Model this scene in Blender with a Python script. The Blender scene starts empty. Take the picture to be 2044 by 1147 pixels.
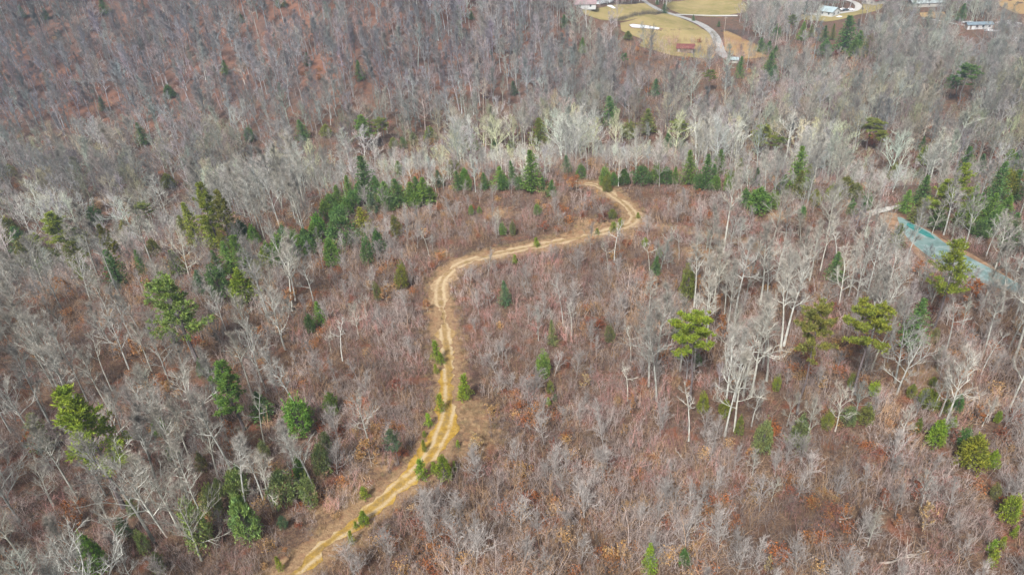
import bpy, math, random
import numpy as np
from mathutils import Matrix, Vector, Euler

# ------------------------------------------------------------------ camera, sky, sun, exposure
S = bpy.context.scene
COL = S.collection
R = math.radians
CAM = np.array([0.0, 0.0, 80.0])
LENS, PITCH, ROLL = 24.3, 32.0, 4.0
cam_d = bpy.data.cameras.new("camera")
cam_d.lens = LENS; cam_d.sensor_width = 36; cam_d.sensor_fit = 'HORIZONTAL'
cam_d.clip_start = 0.5; cam_d.clip_end = 12000
cam = bpy.data.objects.new("camera", cam_d)
CAM_M = Matrix.Translation(CAM) @ Matrix.Rotation(R(90 - PITCH), 4, 'X') @ Matrix.Rotation(R(-ROLL), 4, 'Z')
cam.matrix_world = CAM_M
COL.objects.link(cam); S.camera = cam

SUN_EL, SUN_AZ = 50.0, 205.0          # azimuth: compass bearing of the sun (0 = +y, clockwise)
w = bpy.data.worlds.new("World"); S.world = w; w.use_nodes = True
wn = w.node_tree.nodes; wl = w.node_tree.links
bg = wn["Background"]
sky = wn.new("ShaderNodeTexSky"); sky.sky_type = 'NISHITA'; sky.sun_disc = False
sky.sun_elevation = R(SUN_EL); sky.sun_rotation = R(SUN_AZ); sky.dust_density = 6.0; sky.ozone_density = 1.0
hs = wn.new("ShaderNodeHueSaturation"); hs.inputs["Saturation"].default_value = 0.5   # overcast: a whiter sky
wl.new(sky.outputs[0], hs.inputs["Color"]); wl.new(hs.outputs[0], bg.inputs[0])
bg.inputs[1].default_value = 0.07
sun_d = bpy.data.lights.new("sun", 'SUN'); sun_d.energy = 3.5; sun_d.angle = R(8); sun_d.color = (1.0, 0.98, 0.95)
sun = bpy.data.objects.new("sun", sun_d); COL.objects.link(sun)
az = R(SUN_AZ)
sdir = Vector((math.sin(az) * math.cos(R(SUN_EL)), math.cos(az) * math.cos(R(SUN_EL)), math.sin(R(SUN_EL))))
sun.rotation_euler = sdir.to_track_quat('Z', 'Y').to_euler(); sun.location = (0, 0, 200)
S.view_settings.view_transform = 'Standard'; S.view_settings.look = 'None'
S.view_settings.exposure = 0.98; S.view_settings.gamma = 1.0
S.render.engine = 'CYCLES'
S.cycles.max_bounces = 6; S.cycles.diffuse_bounces = 3; S.cycles.transparent_max_bounces = 8
S.cycles.use_denoising = True
S.cycles.filter_width = 1.5
S.cycles.use_adaptive_sampling = False

# ------------------------------------------------------------------ terrain and projection
def sstep(t):
    t = np.clip(t, 0, 1); return t * t * (3 - 2 * t)

def height(x, y):
    x = np.asarray(x, float); y = np.asarray(y, float)
    r = np.sqrt((x / 135) ** 2 + ((y - 62) / 138) ** 2)
    z = -22 * sstep((r - 0.86) / 0.66)
    yb = 288 + 0.22 * np.clip(x + 60, -500, 400) * (x > -60)
    yb = yb + 12 * np.sin(x / 37.0)
    t = np.clip((y - yb) / 300, 0, 1)
    hill = 88 * (0.55 * t + 0.45 * sstep(t)) * (1 - sstep((x + 70) / 230))
    # spurs and hollows on the hillside
    hill = hill * (1 + 0.13 * np.sin(x / 31.0 + y / 90.0) + 0.06 * np.sin(x / 13.0 - y / 60.0))
    z = z + hill
    z = z + 0.7 * np.sin(x / 17.0 + 1.3) * np.sin(y / 23.0 + .4) + 0.35 * np.sin(x / 7.3 + y / 9.1)
    far = sstep((y - 520) / 300)
    z = z + far * 22 * (0.6 + 0.4 * np.sin(x / 140.0))
    # the pond's hollow is level
    pd = np.sqrt(((x - 140) / 46) ** 2 + ((y - 146) / 40) ** 2)
    k = 1 - sstep((pd - 0.8) / 0.7)
    return z * (1 - k) + (-8.0) * k

F = 2044 * LENS / 36.0
RM = np.array(CAM_M.to_3x3())
def project(P):
    P = np.atleast_2d(np.asarray(P, float))
    q = (P - CAM) @ RM
    d = np.maximum(-q[:, 2], 1e-3)
    return np.stack([1022 + F * q[:, 0] / d, 573.5 - F * q[:, 1] / d, -q[:, 2]], 1)
def ground_at(px, py, zplane=None):
    """the point of the ground that is seen at a pixel of the photograph"""
    v = RM @ np.array([(px - 1022) / F, (573.5 - py) / F, -1.0]); v /= np.linalg.norm(v)
    if zplane is not None:
        t = (zplane - CAM[2]) / v[2]; return CAM + v * t
    ts = np.concatenate([np.arange(20, 900, 1.0), np.arange(900, 3000, 10.0)])
    P = CAM + ts[:, None] * v
    below = P[:, 2] - height(P[:, 0], P[:, 1])
    i = np.argmax(below < 0)
    if below[i] >= 0: i = len(ts) - 1
    a, b = ts[i - 1], ts[i]
    for _ in range(20):
        m = (a + b) / 2; p = CAM + m * v
        if p[2] < height(p[0], p[1]): b = m
        else: a = m
    p = CAM + b * v; p[2] = float(height(p[0], p[1])); return p
NADIR = project(np.array([[0, 0.0, -1e5]]))[0]   # vertical lines run towards this point
_v = RM.T @ np.array([0, 0, -1.0]); NADIR = np.array([1022 + F * _v[0] / -_v[2], 573.5 - F * _v[1] / -_v[2]])

def in_poly(P, poly):
    x, y = P[:, 0], P[:, 1]; n = len(poly); c = np.zeros(len(x), bool); j = n - 1
    for i in range(n):
        xi, yi = poly[i]; xj, yj = poly[j]
        m = ((yi > y) != (yj > y)) & (x < (xj - xi) * (y - yi) / (yj - yi + 1e-9) + xi)
        c ^= m; j = i
    return c

# ------------------------------------------------------------------ mesh helpers
class MB:
    def __init__(s): s.v = []; s.f = []
    def face(s, pts):
        b = len(s.v); s.v.extend([tuple(p) for p in pts]); s.f.append(tuple(range(b, b + len(pts))))
    def tube(s, pts, rad, n=4):
        pts = [np.asarray(p, float) for p in pts]; b = len(s.v); k = len(pts)
        for i, p in enumerate(pts):
            d = pts[min(i + 1, k - 1)] - pts[max(i - 1, 0)]; d = d / (np.linalg.norm(d) + 1e-9)
            a = np.cross(d, (0.3, 0.1, 0.95) if abs(d[2]) < .9 else (1, 0, 0)); a /= np.linalg.norm(a) + 1e-9
            c = np.cross(d, a)
            for q in range(n):
                t = 2 * math.pi * q / n; s.v.append(tuple(p + rad[i] * (math.cos(t) * a + math.sin(t) * c)))
        for i in range(k - 1):
            for q in range(n):
                q2 = (q + 1) % n
                s.f.append((b + i * n + q, b + i * n + q2, b + (i + 1) * n + q2, b + (i + 1) * n + q))
        s.f.append(tuple(b + (k - 1) * n + q for q in range(n)))
    def twig(s, p, q, r):
        p = np.asarray(p, float); q = np.asarray(q, float); d = q - p; d = d / (np.linalg.norm(d) + 1e-9)
        a = np.cross(d, (0.3, 0.1, 0.95) if abs(d[2]) < .9 else (1, 0, 0)); a /= np.linalg.norm(a) + 1e-9; c = np.cross(d, a)
        b = len(s.v)
        for t in (0, 2.094, 4.189): s.v.append(tuple(p + r * (math.cos(t) * a + math.sin(t) * c)))
        s.v.append(tuple(q)); s.f += [(b, b + 1, b + 3), (b + 1, b + 2, b + 3), (b + 2, b, b + 3)]
    def box(s, lo, hi):
        x0, y0, z0 = lo; x1, y1, z1 = hi; b = len(s.v)
        s.v += [(x0, y0, z0), (x1, y0, z0), (x1, y1, z0), (x0, y1, z0), (x0, y0, z1), (x1, y0, z1), (x1, y1, z1), (x0, y1, z1)]
        s.f += [tuple(b + i for i in f) for f in ((0, 3, 2, 1), (4, 5, 6, 7), (0, 1, 5, 4), (1, 2, 6, 5), (2, 3, 7, 6), (3, 0, 4, 7))]
    def mesh(s, name, mat, smooth=False, twig=None):
        me = bpy.data.meshes.new(name); me.from_pydata(s.v, [], s.f)
        if mat: me.materials.append(mat)
        if twig:
            me.materials.append(twig)
            me.polygons.foreach_set("material_index", np.array([1 if len(f) == 3 else 0 for f in s.f], np.int32))
        if smooth: me.polygons.foreach_set("use_smooth", [True] * len(me.polygons))
        me.update(); return me
def link(name, me, parent=None):
    o = bpy.data.objects.new(name, me); COL.objects.link(o)
    if parent: o.parent = parent
    return o
def tag(o, label=None, cat=None, group=None, kind=None):
    if label: o["label"] = label
    if cat: o["category"] = cat
    if group: o["group"] = group
    if kind: o["kind"] = kind
    return o

# ------------------------------------------------------------------ materials
def new_mat(name, rough=0.9, spec=0.15):
    m = bpy.data.materials.new(name); m.use_nodes = True
    b = m.node_tree.nodes["Principled BSDF"]
    b.inputs["Roughness"].default_value = rough; b.inputs["Specular IOR Level"].default_value = spec
    return m, m.node_tree.nodes, m.node_tree.links, b
def mix(nodes, links, fac, a, b, mode='MIX'):
    n = nodes.new("ShaderNodeMix"); n.data_type = 'RGBA'; n.blend_type = mode; n.clamp_result = False
    for s, v in ((n.inputs[0], fac), (n.inputs[6], a), (n.inputs[7], b)):
        if hasattr(v, 'is_output'): links.new(v, s)
        elif isinstance(v, (int, float)): s.default_value = v
        else: s.default_value = (*v, 1) if len(v) == 3 else v
    return n.outputs[2]
def noise(nodes, links, scale, detail=4, rough=0.6, vec=None, lo=0.35, hi=0.65):
    if vec is None:
        g = nodes.new("ShaderNodeNewGeometry"); vec = g.outputs["Position"]
    n = nodes.new("ShaderNodeTexNoise"); n.inputs["Scale"].default_value = scale; n.inputs["Detail"].default_value = detail
    n.inputs["Roughness"].default_value = rough; links.new(vec, n.inputs["Vector"])
    r = nodes.new("ShaderNodeMapRange"); r.inputs["From Min"].default_value = lo; r.inputs["From Max"].default_value = hi
    links.new(n.outputs["Fac"], r.inputs["Value"]); return r.outputs[0]
def plain(name, colr, rough=0.85, var=0.25, scale=2.0, spec=0.2):
    m, n, l, b = new_mat(name, rough, spec)
    dark = tuple(c * (1 - var) for c in colr); lite = tuple(c * (1 + var) for c in colr)
    l.new(mix(n, l, noise(n, l, scale, 5), dark, lite), b.inputs["Base Color"]); return m

def bark_mat(name, source, gain=(1.0, 1.0, 1.0)):
    """bark whose own colour is carried by each tree (object colour, or the tint of the scattered point)"""
    m, n, l, b = new_mat(name, 0.9, 0.1)
    if source == 'object':
        oi = n.new("ShaderNodeObjectInfo"); colr = oi.outputs["Color"]
    else:
        at = n.new("ShaderNodeAttribute"); at.attribute_type = 'INSTANCER'; at.attribute_name = "tint"; colr = at.outputs["Color"]
    k = noise(n, l, 1.3, 3)
    v = n.new("ShaderNodeMapRange"); v.inputs["To Min"].default_value = 0.72; v.inputs["To Max"].default_value = 1.22
    l.new(k, v.inputs["Value"])
    vm = n.new("ShaderNodeVectorMath"); vm.operation = 'SCALE'
    l.new(colr, vm.inputs[0]); l.new(v.outputs[0], vm.inputs["Scale"])
    v2 = n.new("ShaderNodeVectorMath"); v2.operation = 'MULTIPLY'; v2.inputs[1].default_value = gain; l.new(vm.outputs[0], v2.inputs[0])
    l.new(v2.outputs[0], b.inputs["Base Color"]); return m
def leaf_mat(name, spread=0.55, source='object'):
    m, n, l, b = new_mat(name, 0.65, 0.25)
    if source == 'object':
        oi = n.new("ShaderNodeObjectInfo"); colr = oi.outputs["Color"]
    else:
        oi = n.new("ShaderNodeAttribute"); oi.attribute_type = 'INSTANCER'; oi.attribute_name = "tint"; colr = oi.outputs["Color"]
    g = n.new("ShaderNodeNewGeometry")
    v = n.new("ShaderNodeMapRange"); v.inputs["To Min"].default_value = 1 - spread; v.inputs["To Max"].default_value = 1 + spread
    l.new(g.outputs["Random Per Island"], v.inputs["Value"])
    vm = n.new("ShaderNodeVectorMath"); vm.operation = 'SCALE'; l.new(colr, vm.inputs[0]); l.new(v.outputs[0], vm.inputs["Scale"])
    k = noise(n, l, 0.9, 3)
    warm = n.new("ShaderNodeVectorMath"); warm.operation = 'MULTIPLY'; warm.inputs[1].default_value = (1.35, 1.12, 0.7)
    l.new(vm.outputs[0], warm.inputs[0])
    c = mix(n, l, k, vm.outputs[0], warm.outputs[0])
    l.new(c, b.inputs["Base Color"])
    tr = n.new("ShaderNodeBsdfTranslucent"); l.new(c, tr.inputs["Color"])
    ms = n.new("ShaderNodeMixShader"); ms.inputs[0].default_value = 0.38
    l.new(b.outputs[0], ms.inputs[1]); l.new(tr.outputs[0], ms.inputs[2])
    l.new(ms.outputs[0], n["Material Output"].inputs["Surface"]); return m
BARK = bark_mat("pale_bark", 'object'); BARK_S = bark_mat("scattered_bark", 'point')
TWIG = bark_mat("twig_bark", 'object', (.76, .70, .68)); TWIG_S = bark_mat("scattered_twig_bark", 'point', (.74, .70, .68))
PINE_BARK = plain("pine_bark", (0.115, 0.095, 0.095), 0.95, 0.35, 3.0)
LEAF = leaf_mat("needles"); LEAF_S = leaf_mat("scattered_leaves", 0.5, 'point')

# ------------------------------------------------------------------ track, pond, fields in plan
TRACK_PX = [(520, 1200), (580, 1147), (620, 1112), (680, 1062), (735, 1017), (790, 974), (832, 942), (864, 906), (886, 860), (899, 805), (899, 752),
            (893, 700), (886, 650), (879, 600), (877, 566), (897, 538), (945, 518), (1010, 503), (1080, 489), (1150, 476), (1212, 462),
            (1255, 451), (1269, 437), (1258, 417), (1236, 398), (1212, 381), (1192, 369), (1165, 366)]
TRACK = np.array([ground_at(*p)[:2] for p in TRACK_PX])
def smooth_line(P, step=1.0, it=3):
    P = np.asarray(P, float)
    for _ in range(it):
        Q = [P[0]]
        for a, b in zip(P[:-1], P[1:]): Q += [a * .75 + b * .25, a * .25 + b * .75]
        Q.append(P[-1]); P = np.array(Q)
    d = np.r_[0, np.cumsum(np.linalg.norm(np.diff(P, axis=0), axis=1))]
    t = np.arange(0, d[-1], step)
    return np.stack([np.interp(t, d, P[:, i]) for i in range(P.shape[1])], 1)
TRK = smooth_line(TRACK, 0.8)
SPUR = smooth_line(np.array([ground_at(*p)[:2] for p in [(1310, 452), (1370, 462), (1420, 470), (1475, 480), (1540, 505)]]), 1.0)
SPUR2 = smooth_line(np.array([ground_at(*p)[:2] for p in [(1340, 500), (1385, 505), (1420, 520), (1440, 545)]]), 1.0)
def dist_line(P, L):
    out = np.full(len(P), 1e9)
    for i in range(0, len(P), 20000):
        q = P[i:i + 20000]; out[i:i + 20000] = np.sqrt(((q[:, None, :] - L[None]) ** 2).sum(2)).min(1)
    return out
POND_PX = [(1768, 444), (1775, 434), (1796, 432), (1812, 441), (1836, 452), (1862, 466), (1885, 484), (1910, 500), (1940, 516), (1975, 534),
           (2010, 553), (2050, 574), (2090, 594), (2100, 612), (2050, 606), (2000, 590), (1950, 566), (1905, 548), (1872, 532), (1850, 515), (1835, 496), (1805, 478), (1780, 462)]
POND = np.array([ground_at(px, py, -7.75)[:2] for px, py in POND_PX])
CLEAR_PX = [(690, 408), (860, 402), (1000, 385), (1170, 362), (1340, 366), (1500, 402), (1640, 432), (1480, 470), (1420, 500), (1390, 540), (1300, 560), (1285, 640),
            (1290, 800), (1450, 870), (1800, 860), (2300, 900), (2400, 1400), (300, 1400), (430, 1120), (570, 1040), (640, 950), (655, 850), (570, 770), (590, 680), (640, 560), (660, 500)]
RIGHT_PX = [(1250, 560), (1265, 800), (1450, 850), (1700, 850), (2300, 860), (2300, 640), (1900, 560), (1750, 520), (1660, 440), (1480, 470), (1400, 500)]
LEFT_PX = [(-400, 560), (250, 560), (480, 600), (600, 680), (570, 770), (640, 860), (560, 1010), (420, 1140), (300, 1400), (-500, 1400)]
FIELD_PX = {
    "meadow_north": [(1168, 30), (1160, 20), (1230, 10), (1300, 8), (1322, 24), (1290, 34), (1235, 43), (1200, 40)],
    "meadow": [(1238, 46), (1290, 33), (1325, 26), (1352, 34), (1385, 48), (1412, 64), (1425, 78), (1424, 118), (1345, 112), (1275, 92), (1285, 80), (1240, 62)],
    "meadow_east": [(1338, 20), (1325, 6), (1390, -6), (1480, 0), (1500, 24), (1440, 34), (1390, 32), (1358, 28)],
    "meadow_verge": [(1444, 60), (1462, 66), (1500, 84), (1545, 112), (1480, 118), (1446, 100)],
    "lawn": [(1598, 30), (1640, 28), (1690, 26), (1720, 10), (1760, 2), (1762, 16), (1700, 34), (1650, 44), (1600, 40)],
    "orange_meadow": [(1985, -8), (2090, -8), (2090, 32), (2030, 28), (1995, 12)],
    "meadow_strip": [(1835, 26), (1885, 24), (1890, 36), (1840, 36)],
}
FIELDS = {k: np.array([ground_at(*p)[:2] for p in v]) for k, v in FIELD_PX.items()}
ROADS_PX = {
    "county_road": ([(1275, -8), (1300, 12), (1318, 22), (1345, 30), (1375, 39), (1402, 50), (1422, 64), (1432, 82), (1436, 100), (1446, 114), (1468, 124)], 5.5),
    "farm_lane": ([(1352, 30), (1385, 30), (1430, 32), (1475, 32)], 3.2),
    "driveway": ([(1610, 28), (1640, 31), (1680, 27), (1706, 22), (1716, 14), (1706, 5), (1688, 0), (1670, -6)], 4.0),
    "gravel_lane": ([(1842, 37), (1880, 43), (1920, 51), (1960, 58)], 3.0),
}
ROADS = {k: (smooth_line(np.array([ground_at(*p)[:2] for p in v]), 2.0), wd) for k, (v, wd) in ROADS_PX.items()}
CREEK = smooth_line(np.array([ground_at(*p)[:2] for p in [(-60, 440), (0, 408), (30, 395), (60, 388)]]), 2.0)
CREEK2 = smooth_line(np.array([ground_at(*p)[:2] for p in [(190, 398), (240, 402), (290, 396)]]), 2.0)

# ------------------------------------------------------------------ the ground: one sheet to the horizon
def spaced(a, b, fine, lim, grow=1.25):
    xs = list(np.arange(a, b + fine / 2, fine)); st = fine
    while xs[-1] < lim: st *= grow; xs.append(xs[-1] + st)
    return xs
xp = spaced(0, 170, 2.0, 520, 1.04); xp += spaced(xp[-1] + 12, xp[-1] + 30, 14, 6000, 1.35)
gx = np.array([-v for v in xp[:0:-1]] + xp)
yp = spaced(24, 215, 2.0, 800, 1.03); yp += spaced(yp[-1] + 16, yp[-1] + 40, 20, 7000, 1.35)
gy = np.array([-4000, -1500, -500, -150, -40, 0, 12] + yp)
GX, GY = np.meshgrid(gx, gy)
GZ = height(GX, GY)
nx, ny = len(gx), len(gy)
me = bpy.data.meshes.new("ground")
idx = np.arange(nx * ny).reshape(ny, nx)
quads = np.stack([idx[:-1, :-1], idx[:-1, 1:], idx[1:, 1:], idx[1:, :-1]], -1).reshape(-1, 4)
me.from_pydata(np.stack([GX, GY, GZ], -1).reshape(-1, 3).tolist(), [], quads.tolist())
me.polygons.foreach_set("use_smooth", [True] * len(me.polygons))
flat = np.stack([GX.ravel(), GY.ravel()], 1)
near = (np.abs(flat[:, 0]) < 220) & (flat[:, 1] > 0) & (flat[:, 1] < 330)
grassy = np.zeros(len(flat))
dt = dist_line(flat[near], TRK); ds = np.minimum(dist_line(flat[near], SPUR), dist_line(flat[near], SPUR2))
dc = np.minimum(dist_line(flat[near], CREEK), dist_line(flat[near], CREEK2))
grassy[near] = np.maximum.reduce([1 - sstep((dt - 1.4) / 3.4), 0.8 * (1 - sstep(ds / 4)), 0.8 * (1 - sstep(dc / 6))])
for (px, py, rr) in [(945, 830, 9), (960, 870, 7), (700, 980, 5), (640, 1010, 5), (760, 930, 5), (720, 1080, 4), (1240, 470, 7), (1400, 500, 7), (1550, 430, 7), (1180, 455, 10), (880, 505, 5), (1120, 480, 6), (905, 905, 5), (1850, 760, 10), (990, 425, 9)]:
    g = ground_at(px, py); d = np.hypot(flat[:, 0] - g[0], flat[:, 1] - g[1]); grassy = np.maximum(grassy, 0.85 * (1 - sstep(d / rr)))
hillw = sstep((flat[:, 1] - 290) / 60) * (1 - sstep((flat[:, 0] + 20) / 110))
for nm, arr in (("grassy", grassy), ("hillside", hillw)):
    a = me.attributes.new(nm, 'FLOAT', 'POINT'); a.data.foreach_set("value", arr.astype(np.float32))
m, n, l, b = new_mat("leaf_litter", 0.95, 0.08)
def attr(nm):
    a = n.new("ShaderNodeAttribute"); a.attribute_name = nm; return a.outputs["Fac"]
c = mix(n, l, noise(n, l, 0.06, 6, 0.65), (0.060, 0.038, 0.029), (0.125, 0.068, 0.043))
c = mix(n, l, noise(n, l, 0.9, 6, 0.7, lo=.42, hi=.62), c, (0.165, 0.108, 0.070))
c = mix(n, l, noise(n, l, 4.0, 3, 0.7, lo=.46, hi=.66), c, (0.055, 0.038, 0.031))
c = mix(n, l, noise(n, l, 0.23, 5, 0.6, lo=.55, hi=.72), c, (0.19, 0.070, 0.038))
hl = mix(n, l, noise(n, l, 0.05, 6, 0.7, lo=.38, hi=.6), (0.095, 0.066, 0.056), (0.170, 0.084, 0.056))
hl = mix(n, l, noise(n, l, 0.5, 5, 0.7, lo=.5, hi=.7), hl, (0.07, 0.042, 0.036))
hl = mix(n, l, noise(n, l, 0.16, 5, 0.7, lo=.54, hi=.72), hl, (0.185, 0.085, 0.050))
c = mix(n, l, attr("hillside"), c, hl)
gr = mix(n, l, noise(n, l, 1.6, 6, 0.75), (0.17, 0.100, 0.055), (0.30, 0.205, 0.115))
gr = mix(n, l, noise(n, l, 0.5, 4, 0.7, lo=.52, hi=.7), gr, (0.24, 0.13, 0.075))
gm = n.new("ShaderNodeMath"); gm.operation = 'ADD'
ng = noise(n, l, 0.7, 5, 0.7, lo=.3, hi=.7)
g2 = n.new("ShaderNodeMath"); g2.operation = 'MULTIPLY_ADD'; l.new(ng, g2.inputs[0]); g2.inputs[1].default_value = 0.9; g2.inputs[2].default_value = -0.45
l.new(attr("grassy"), gm.inputs[0]); l.new(g2.outputs[0], gm.inputs[1])
gc = n.new("ShaderNodeMapRange"); gc.inputs["From Min"].default_value = 0.3; gc.inputs["From Max"].default_value = 0.75; l.new(gm.outputs[0], gc.inputs["Value"])
c = mix(n, l, gc.outputs[0], c, gr)
l.new(c, b.inputs["Base Color"])
bp = n.new("ShaderNodeBump"); bp.inputs["Strength"].default_value = 0.6; bp.inputs["Distance"].default_value = 0.25
l.new(noise(n, l, 2.2, 6, 0.7), bp.inputs["Height"]); l.new(bp.outputs[0], b.inputs["Normal"])
me.materials.append(m)
tag(link("ground", me), "brown leaf strewn forest floor", "ground", kind="structure")

def ribbon(name, L, width, mat, lift, cat, label, edge=0.0, cols=7, seed=3):
    rng = np.random.default_rng(seed)
    T = np.gradient(L, axis=0); T /= np.linalg.norm(T, axis=1)[:, None] + 1e-9; N = np.stack([-T[:, 1], T[:, 0]], 1)
    wv = np.full(len(L), width) if np.isscalar(width) else width
    def wob(): 
        a = rng.normal(0, 1, len(L)); k = np.ones(5) / 5; return np.convolve(a, k, 'same') * edge
    wl_, wr_ = wv / 2 + wob(), wv / 2 + wob()
    V = []; U = []
    for c_ in range(cols):
        s_ = -1 + 2 * c_ / (cols - 1)
        off = np.where(s_ < 0, s_ * wl_, s_ * wr_)
        p = L + N * off[:, None]; V.append(np.stack([p[:, 0], p[:, 1], height(p[:, 0], p[:, 1]) + lift], 1)); U.append(np.full(len(L), s_) * np.where(s_ < 0, wl_, wr_))
    V = np.stack(V, 1); k = len(L); ii = np.arange(k * cols).reshape(k, cols)
    q = np.stack([ii[:-1, :-1], ii[:-1, 1:], ii[1:, 1:], ii[1:, :-1]], -1).reshape(-1, 4)
    me = bpy.data.meshes.new(name); me.from_pydata(V.reshape(-1, 3).tolist(), [], q.tolist())
    a = me.attributes.new("across", 'FLOAT', 'POINT'); a.data.foreach_set("value", np.stack(U, 1).ravel().astype(np.float32))
    a = me.attributes.new("along", 'FLOAT', 'POINT'); a.data.foreach_set("value", np.repeat(np.arange(k) / (k - 1.0), cols).astype(np.float32))
    me.polygons.foreach_set("use_smooth", [True] * len(me.polygons)); me.materials.append(mat)
    return tag(link(name, me), label, cat, kind="structure")
m, n, l, b = new_mat("track_soil", 0.95, 0.08)
def attr2(nm):
    a = n.new("ShaderNodeAttribute"); a.attribute_name = nm; return a.outputs["Fac"]
soil = mix(n, l, noise(n, l, 1.1, 6, 0.7), (0.21, 0.135, 0.070), (0.34, 0.25, 0.155))
och = mix(n, l, noise(n, l, 0.9, 6, 0.7), (0.22, 0.125, 0.016), (0.36, 0.235, 0.055))
al = n.new("ShaderNodeMapRange"); al.inputs["From Min"].default_value = 0.44; al.inputs["From Max"].default_value = 0.30; l.new(attr2("along"), al.inputs["Value"])
soil = mix(n, l, al.outputs[0], soil, och)
# two wheel ruts, each about 0.95 m off the middle
ab = n.new("ShaderNodeMath"); ab.operation = 'ABSOLUTE'; l.new(attr2("across"), ab.inputs[0])
wb = n.new("ShaderNodeMath"); wb.operation = 'MULTIPLY_ADD'; l.new(noise(n, l, 0.35, 3), wb.inputs[0]); wb.inputs[1].default_value = 0.35; l.new(ab.outputs[0], wb.inputs[2])
r1 = n.new("ShaderNodeMath"); r1.operation = 'SUBTRACT'; l.new(wb.outputs[0], r1.inputs[0]); r1.inputs[1].default_value = 1.02
r2 = n.new("ShaderNodeMath"); r2.operation = 'ABSOLUTE'; l.new(r1.outputs[0], r2.inputs[0])
rr = n.new("ShaderNodeMapRange"); rr.inputs["From Min"].default_value = 0.55; rr.inputs["From Max"].default_value = 0.1; l.new(r2.outputs[0], rr.inputs["Value"])
rb = n.new("ShaderNodeMath"); rb.operation = 'MULTIPLY'; l.new(rr.outputs[0], rb.inputs[0]); l.new(noise(n, l, 0.45, 5, .75, lo=.25, hi=.52), rb.inputs[1])
soil2 = mix(n, l, rb.outputs[0], soil, (0.37, 0.285, 0.175))
cen = n.new("ShaderNodeMapRange"); cen.inputs["From Min"].default_value = 0.8; cen.inputs["From Max"].default_value = 0.35; cen.inputs["To Max"].default_value = 0.95; l.new(wb.outputs[0], cen.inputs["Value"])
mdl = n.new("ShaderNodeMath"); mdl.operation = 'MULTIPLY'; l.new(cen.outputs[0], mdl.inputs[0]); l.new(noise(n, l, 0.8, 5, .7, lo=.4, hi=.6), mdl.inputs[1])
soil2 = mix(n, l, mdl.outputs[0], soil2, (0.20, 0.135, 0.055))
soil2 = mix(n, l, noise(n, l, 3.0, 4, 0.7, lo=.58, hi=.75), soil2, (0.15, 0.10, 0.06))
l.new(soil2, b.inputs["Base Color"])
bp = n.new("ShaderNodeBump"); bp.inputs["Strength"].default_value = 0.5; bp.inputs["Distance"].default_value = 0.15
l.new(noise(n, l, 1.8, 6, 0.7), bp.inputs["Height"]); l.new(bp.outputs[0], b.inputs["Normal"])
tw = np.full(len(TRK), 2.25); s_ = np.linspace(0, 1, len(TRK))
bend = ground_at(880, 560)[:2]; tw += 1.6 * (1 - sstep(np.linalg.norm(TRK - bend, axis=1) / 14))
bend = ground_at(878, 890)[:2]; tw += 1.4 * (1 - sstep(np.linalg.norm(TRK - bend, axis=1) / 13))
tw[s_ > .93] *= 0.8
ribbon("dirt_track", TRK, tw, m, 0.07, "track", "sandy dirt track with two wheel ruts winding through the brush", edge=1.5, cols=15)
GRAVEL = plain("gravel", (0.27, 0.265, 0.255), 0.9, 0.2, 0.6)
PALE_GRAVEL = plain("pale_gravel", (0.36, 0.35, 0.33), 0.9, 0.15, 0.6)
for k, (L, wd) in ROADS.items():
    ribbon(k, L, wd, GRAVEL if k == "county_road" else PALE_GRAVEL, 0.22, "road", {
        "county_road": "grey country road curving past the yellow meadow", "farm_lane": "thin pale lane branching off the country road",
        "driveway": "pale driveway looping past the white farmhouse", "gravel_lane": "pale lane leading to the low white trailer home"}[k], edge=0.25, cols=5)

def sheet(name, poly, mat, lift, cat, label, step=3.0, zfix=None, kind="structure"):
    lo, hi = poly.min(0), poly.max(0)
    import mathutils.geometry as mg
    xs = np.arange(lo[0], hi[0], step); ys = np.arange(lo[1], hi[1], step)
    P = np.array([(x, y) for x in xs for y in ys]); P = P[in_poly(P, poly)]
    if len(P): P = P[dist_line(P, smooth_line(np.vstack([poly, poly[:1]]), step / 2, 0)) > step * .4]
    edge = smooth_line(np.vstack([poly, poly[:1]]), step * .7, 0); m_ = len(edge)
    pts = [Vector(p) for p in edge] + [Vector(p) for p in P]
    res = mg.delaunay_2d_cdt(pts, [], [list(range(m_))], 1, 1e-4)
    V = [(v.x, v.y, (float(height(v.x, v.y)) + lift) if zfix is None else zfix) for v in res[0]]
    me = bpy.data.meshes.new(name); me.from_pydata(V, [], [tuple(f) for f in res[2]]); me.materials.append(mat)
    return tag(link(name, me), label, cat, kind=kind)
def meadow_mat(name, a, bcol, ccol):
    m, n, l, b = new_mat(name, 0.95, 0.05)
    c = mix(n, l, noise(n, l, 0.035, 8, 0.72, lo=.4, hi=.6), a, bcol); c = mix(n, l, noise(n, l, 0.35, 5, 0.7, lo=.5, hi=.75), c, ccol)
    l.new(c, b.inputs["Base Color"]); return m
MEADOW = meadow_mat("meadow_grass", (0.175, 0.150, 0.052), (0.265, 0.210, 0.092), (0.30, 0.215, 0.125))
MEADOW_O = meadow_mat("orange_grass", (0.25, 0.155, 0.065), (0.28, 0.20, 0.10), (0.22, 0.135, 0.075))
lab = {"meadow_north": "yellowed meadow beyond the dark hedgerow", "meadow": "big yellowed meadow holding the small white pond", "meadow_east": "yellowed meadow across the country road",
       "meadow_verge": "orange grass slope beside the country road", "lawn": "yellow lawn around the white farmhouse", "orange_meadow": "orange meadow at the top corner", "meadow_strip": "narrow tan meadow behind bare trees"}
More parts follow.
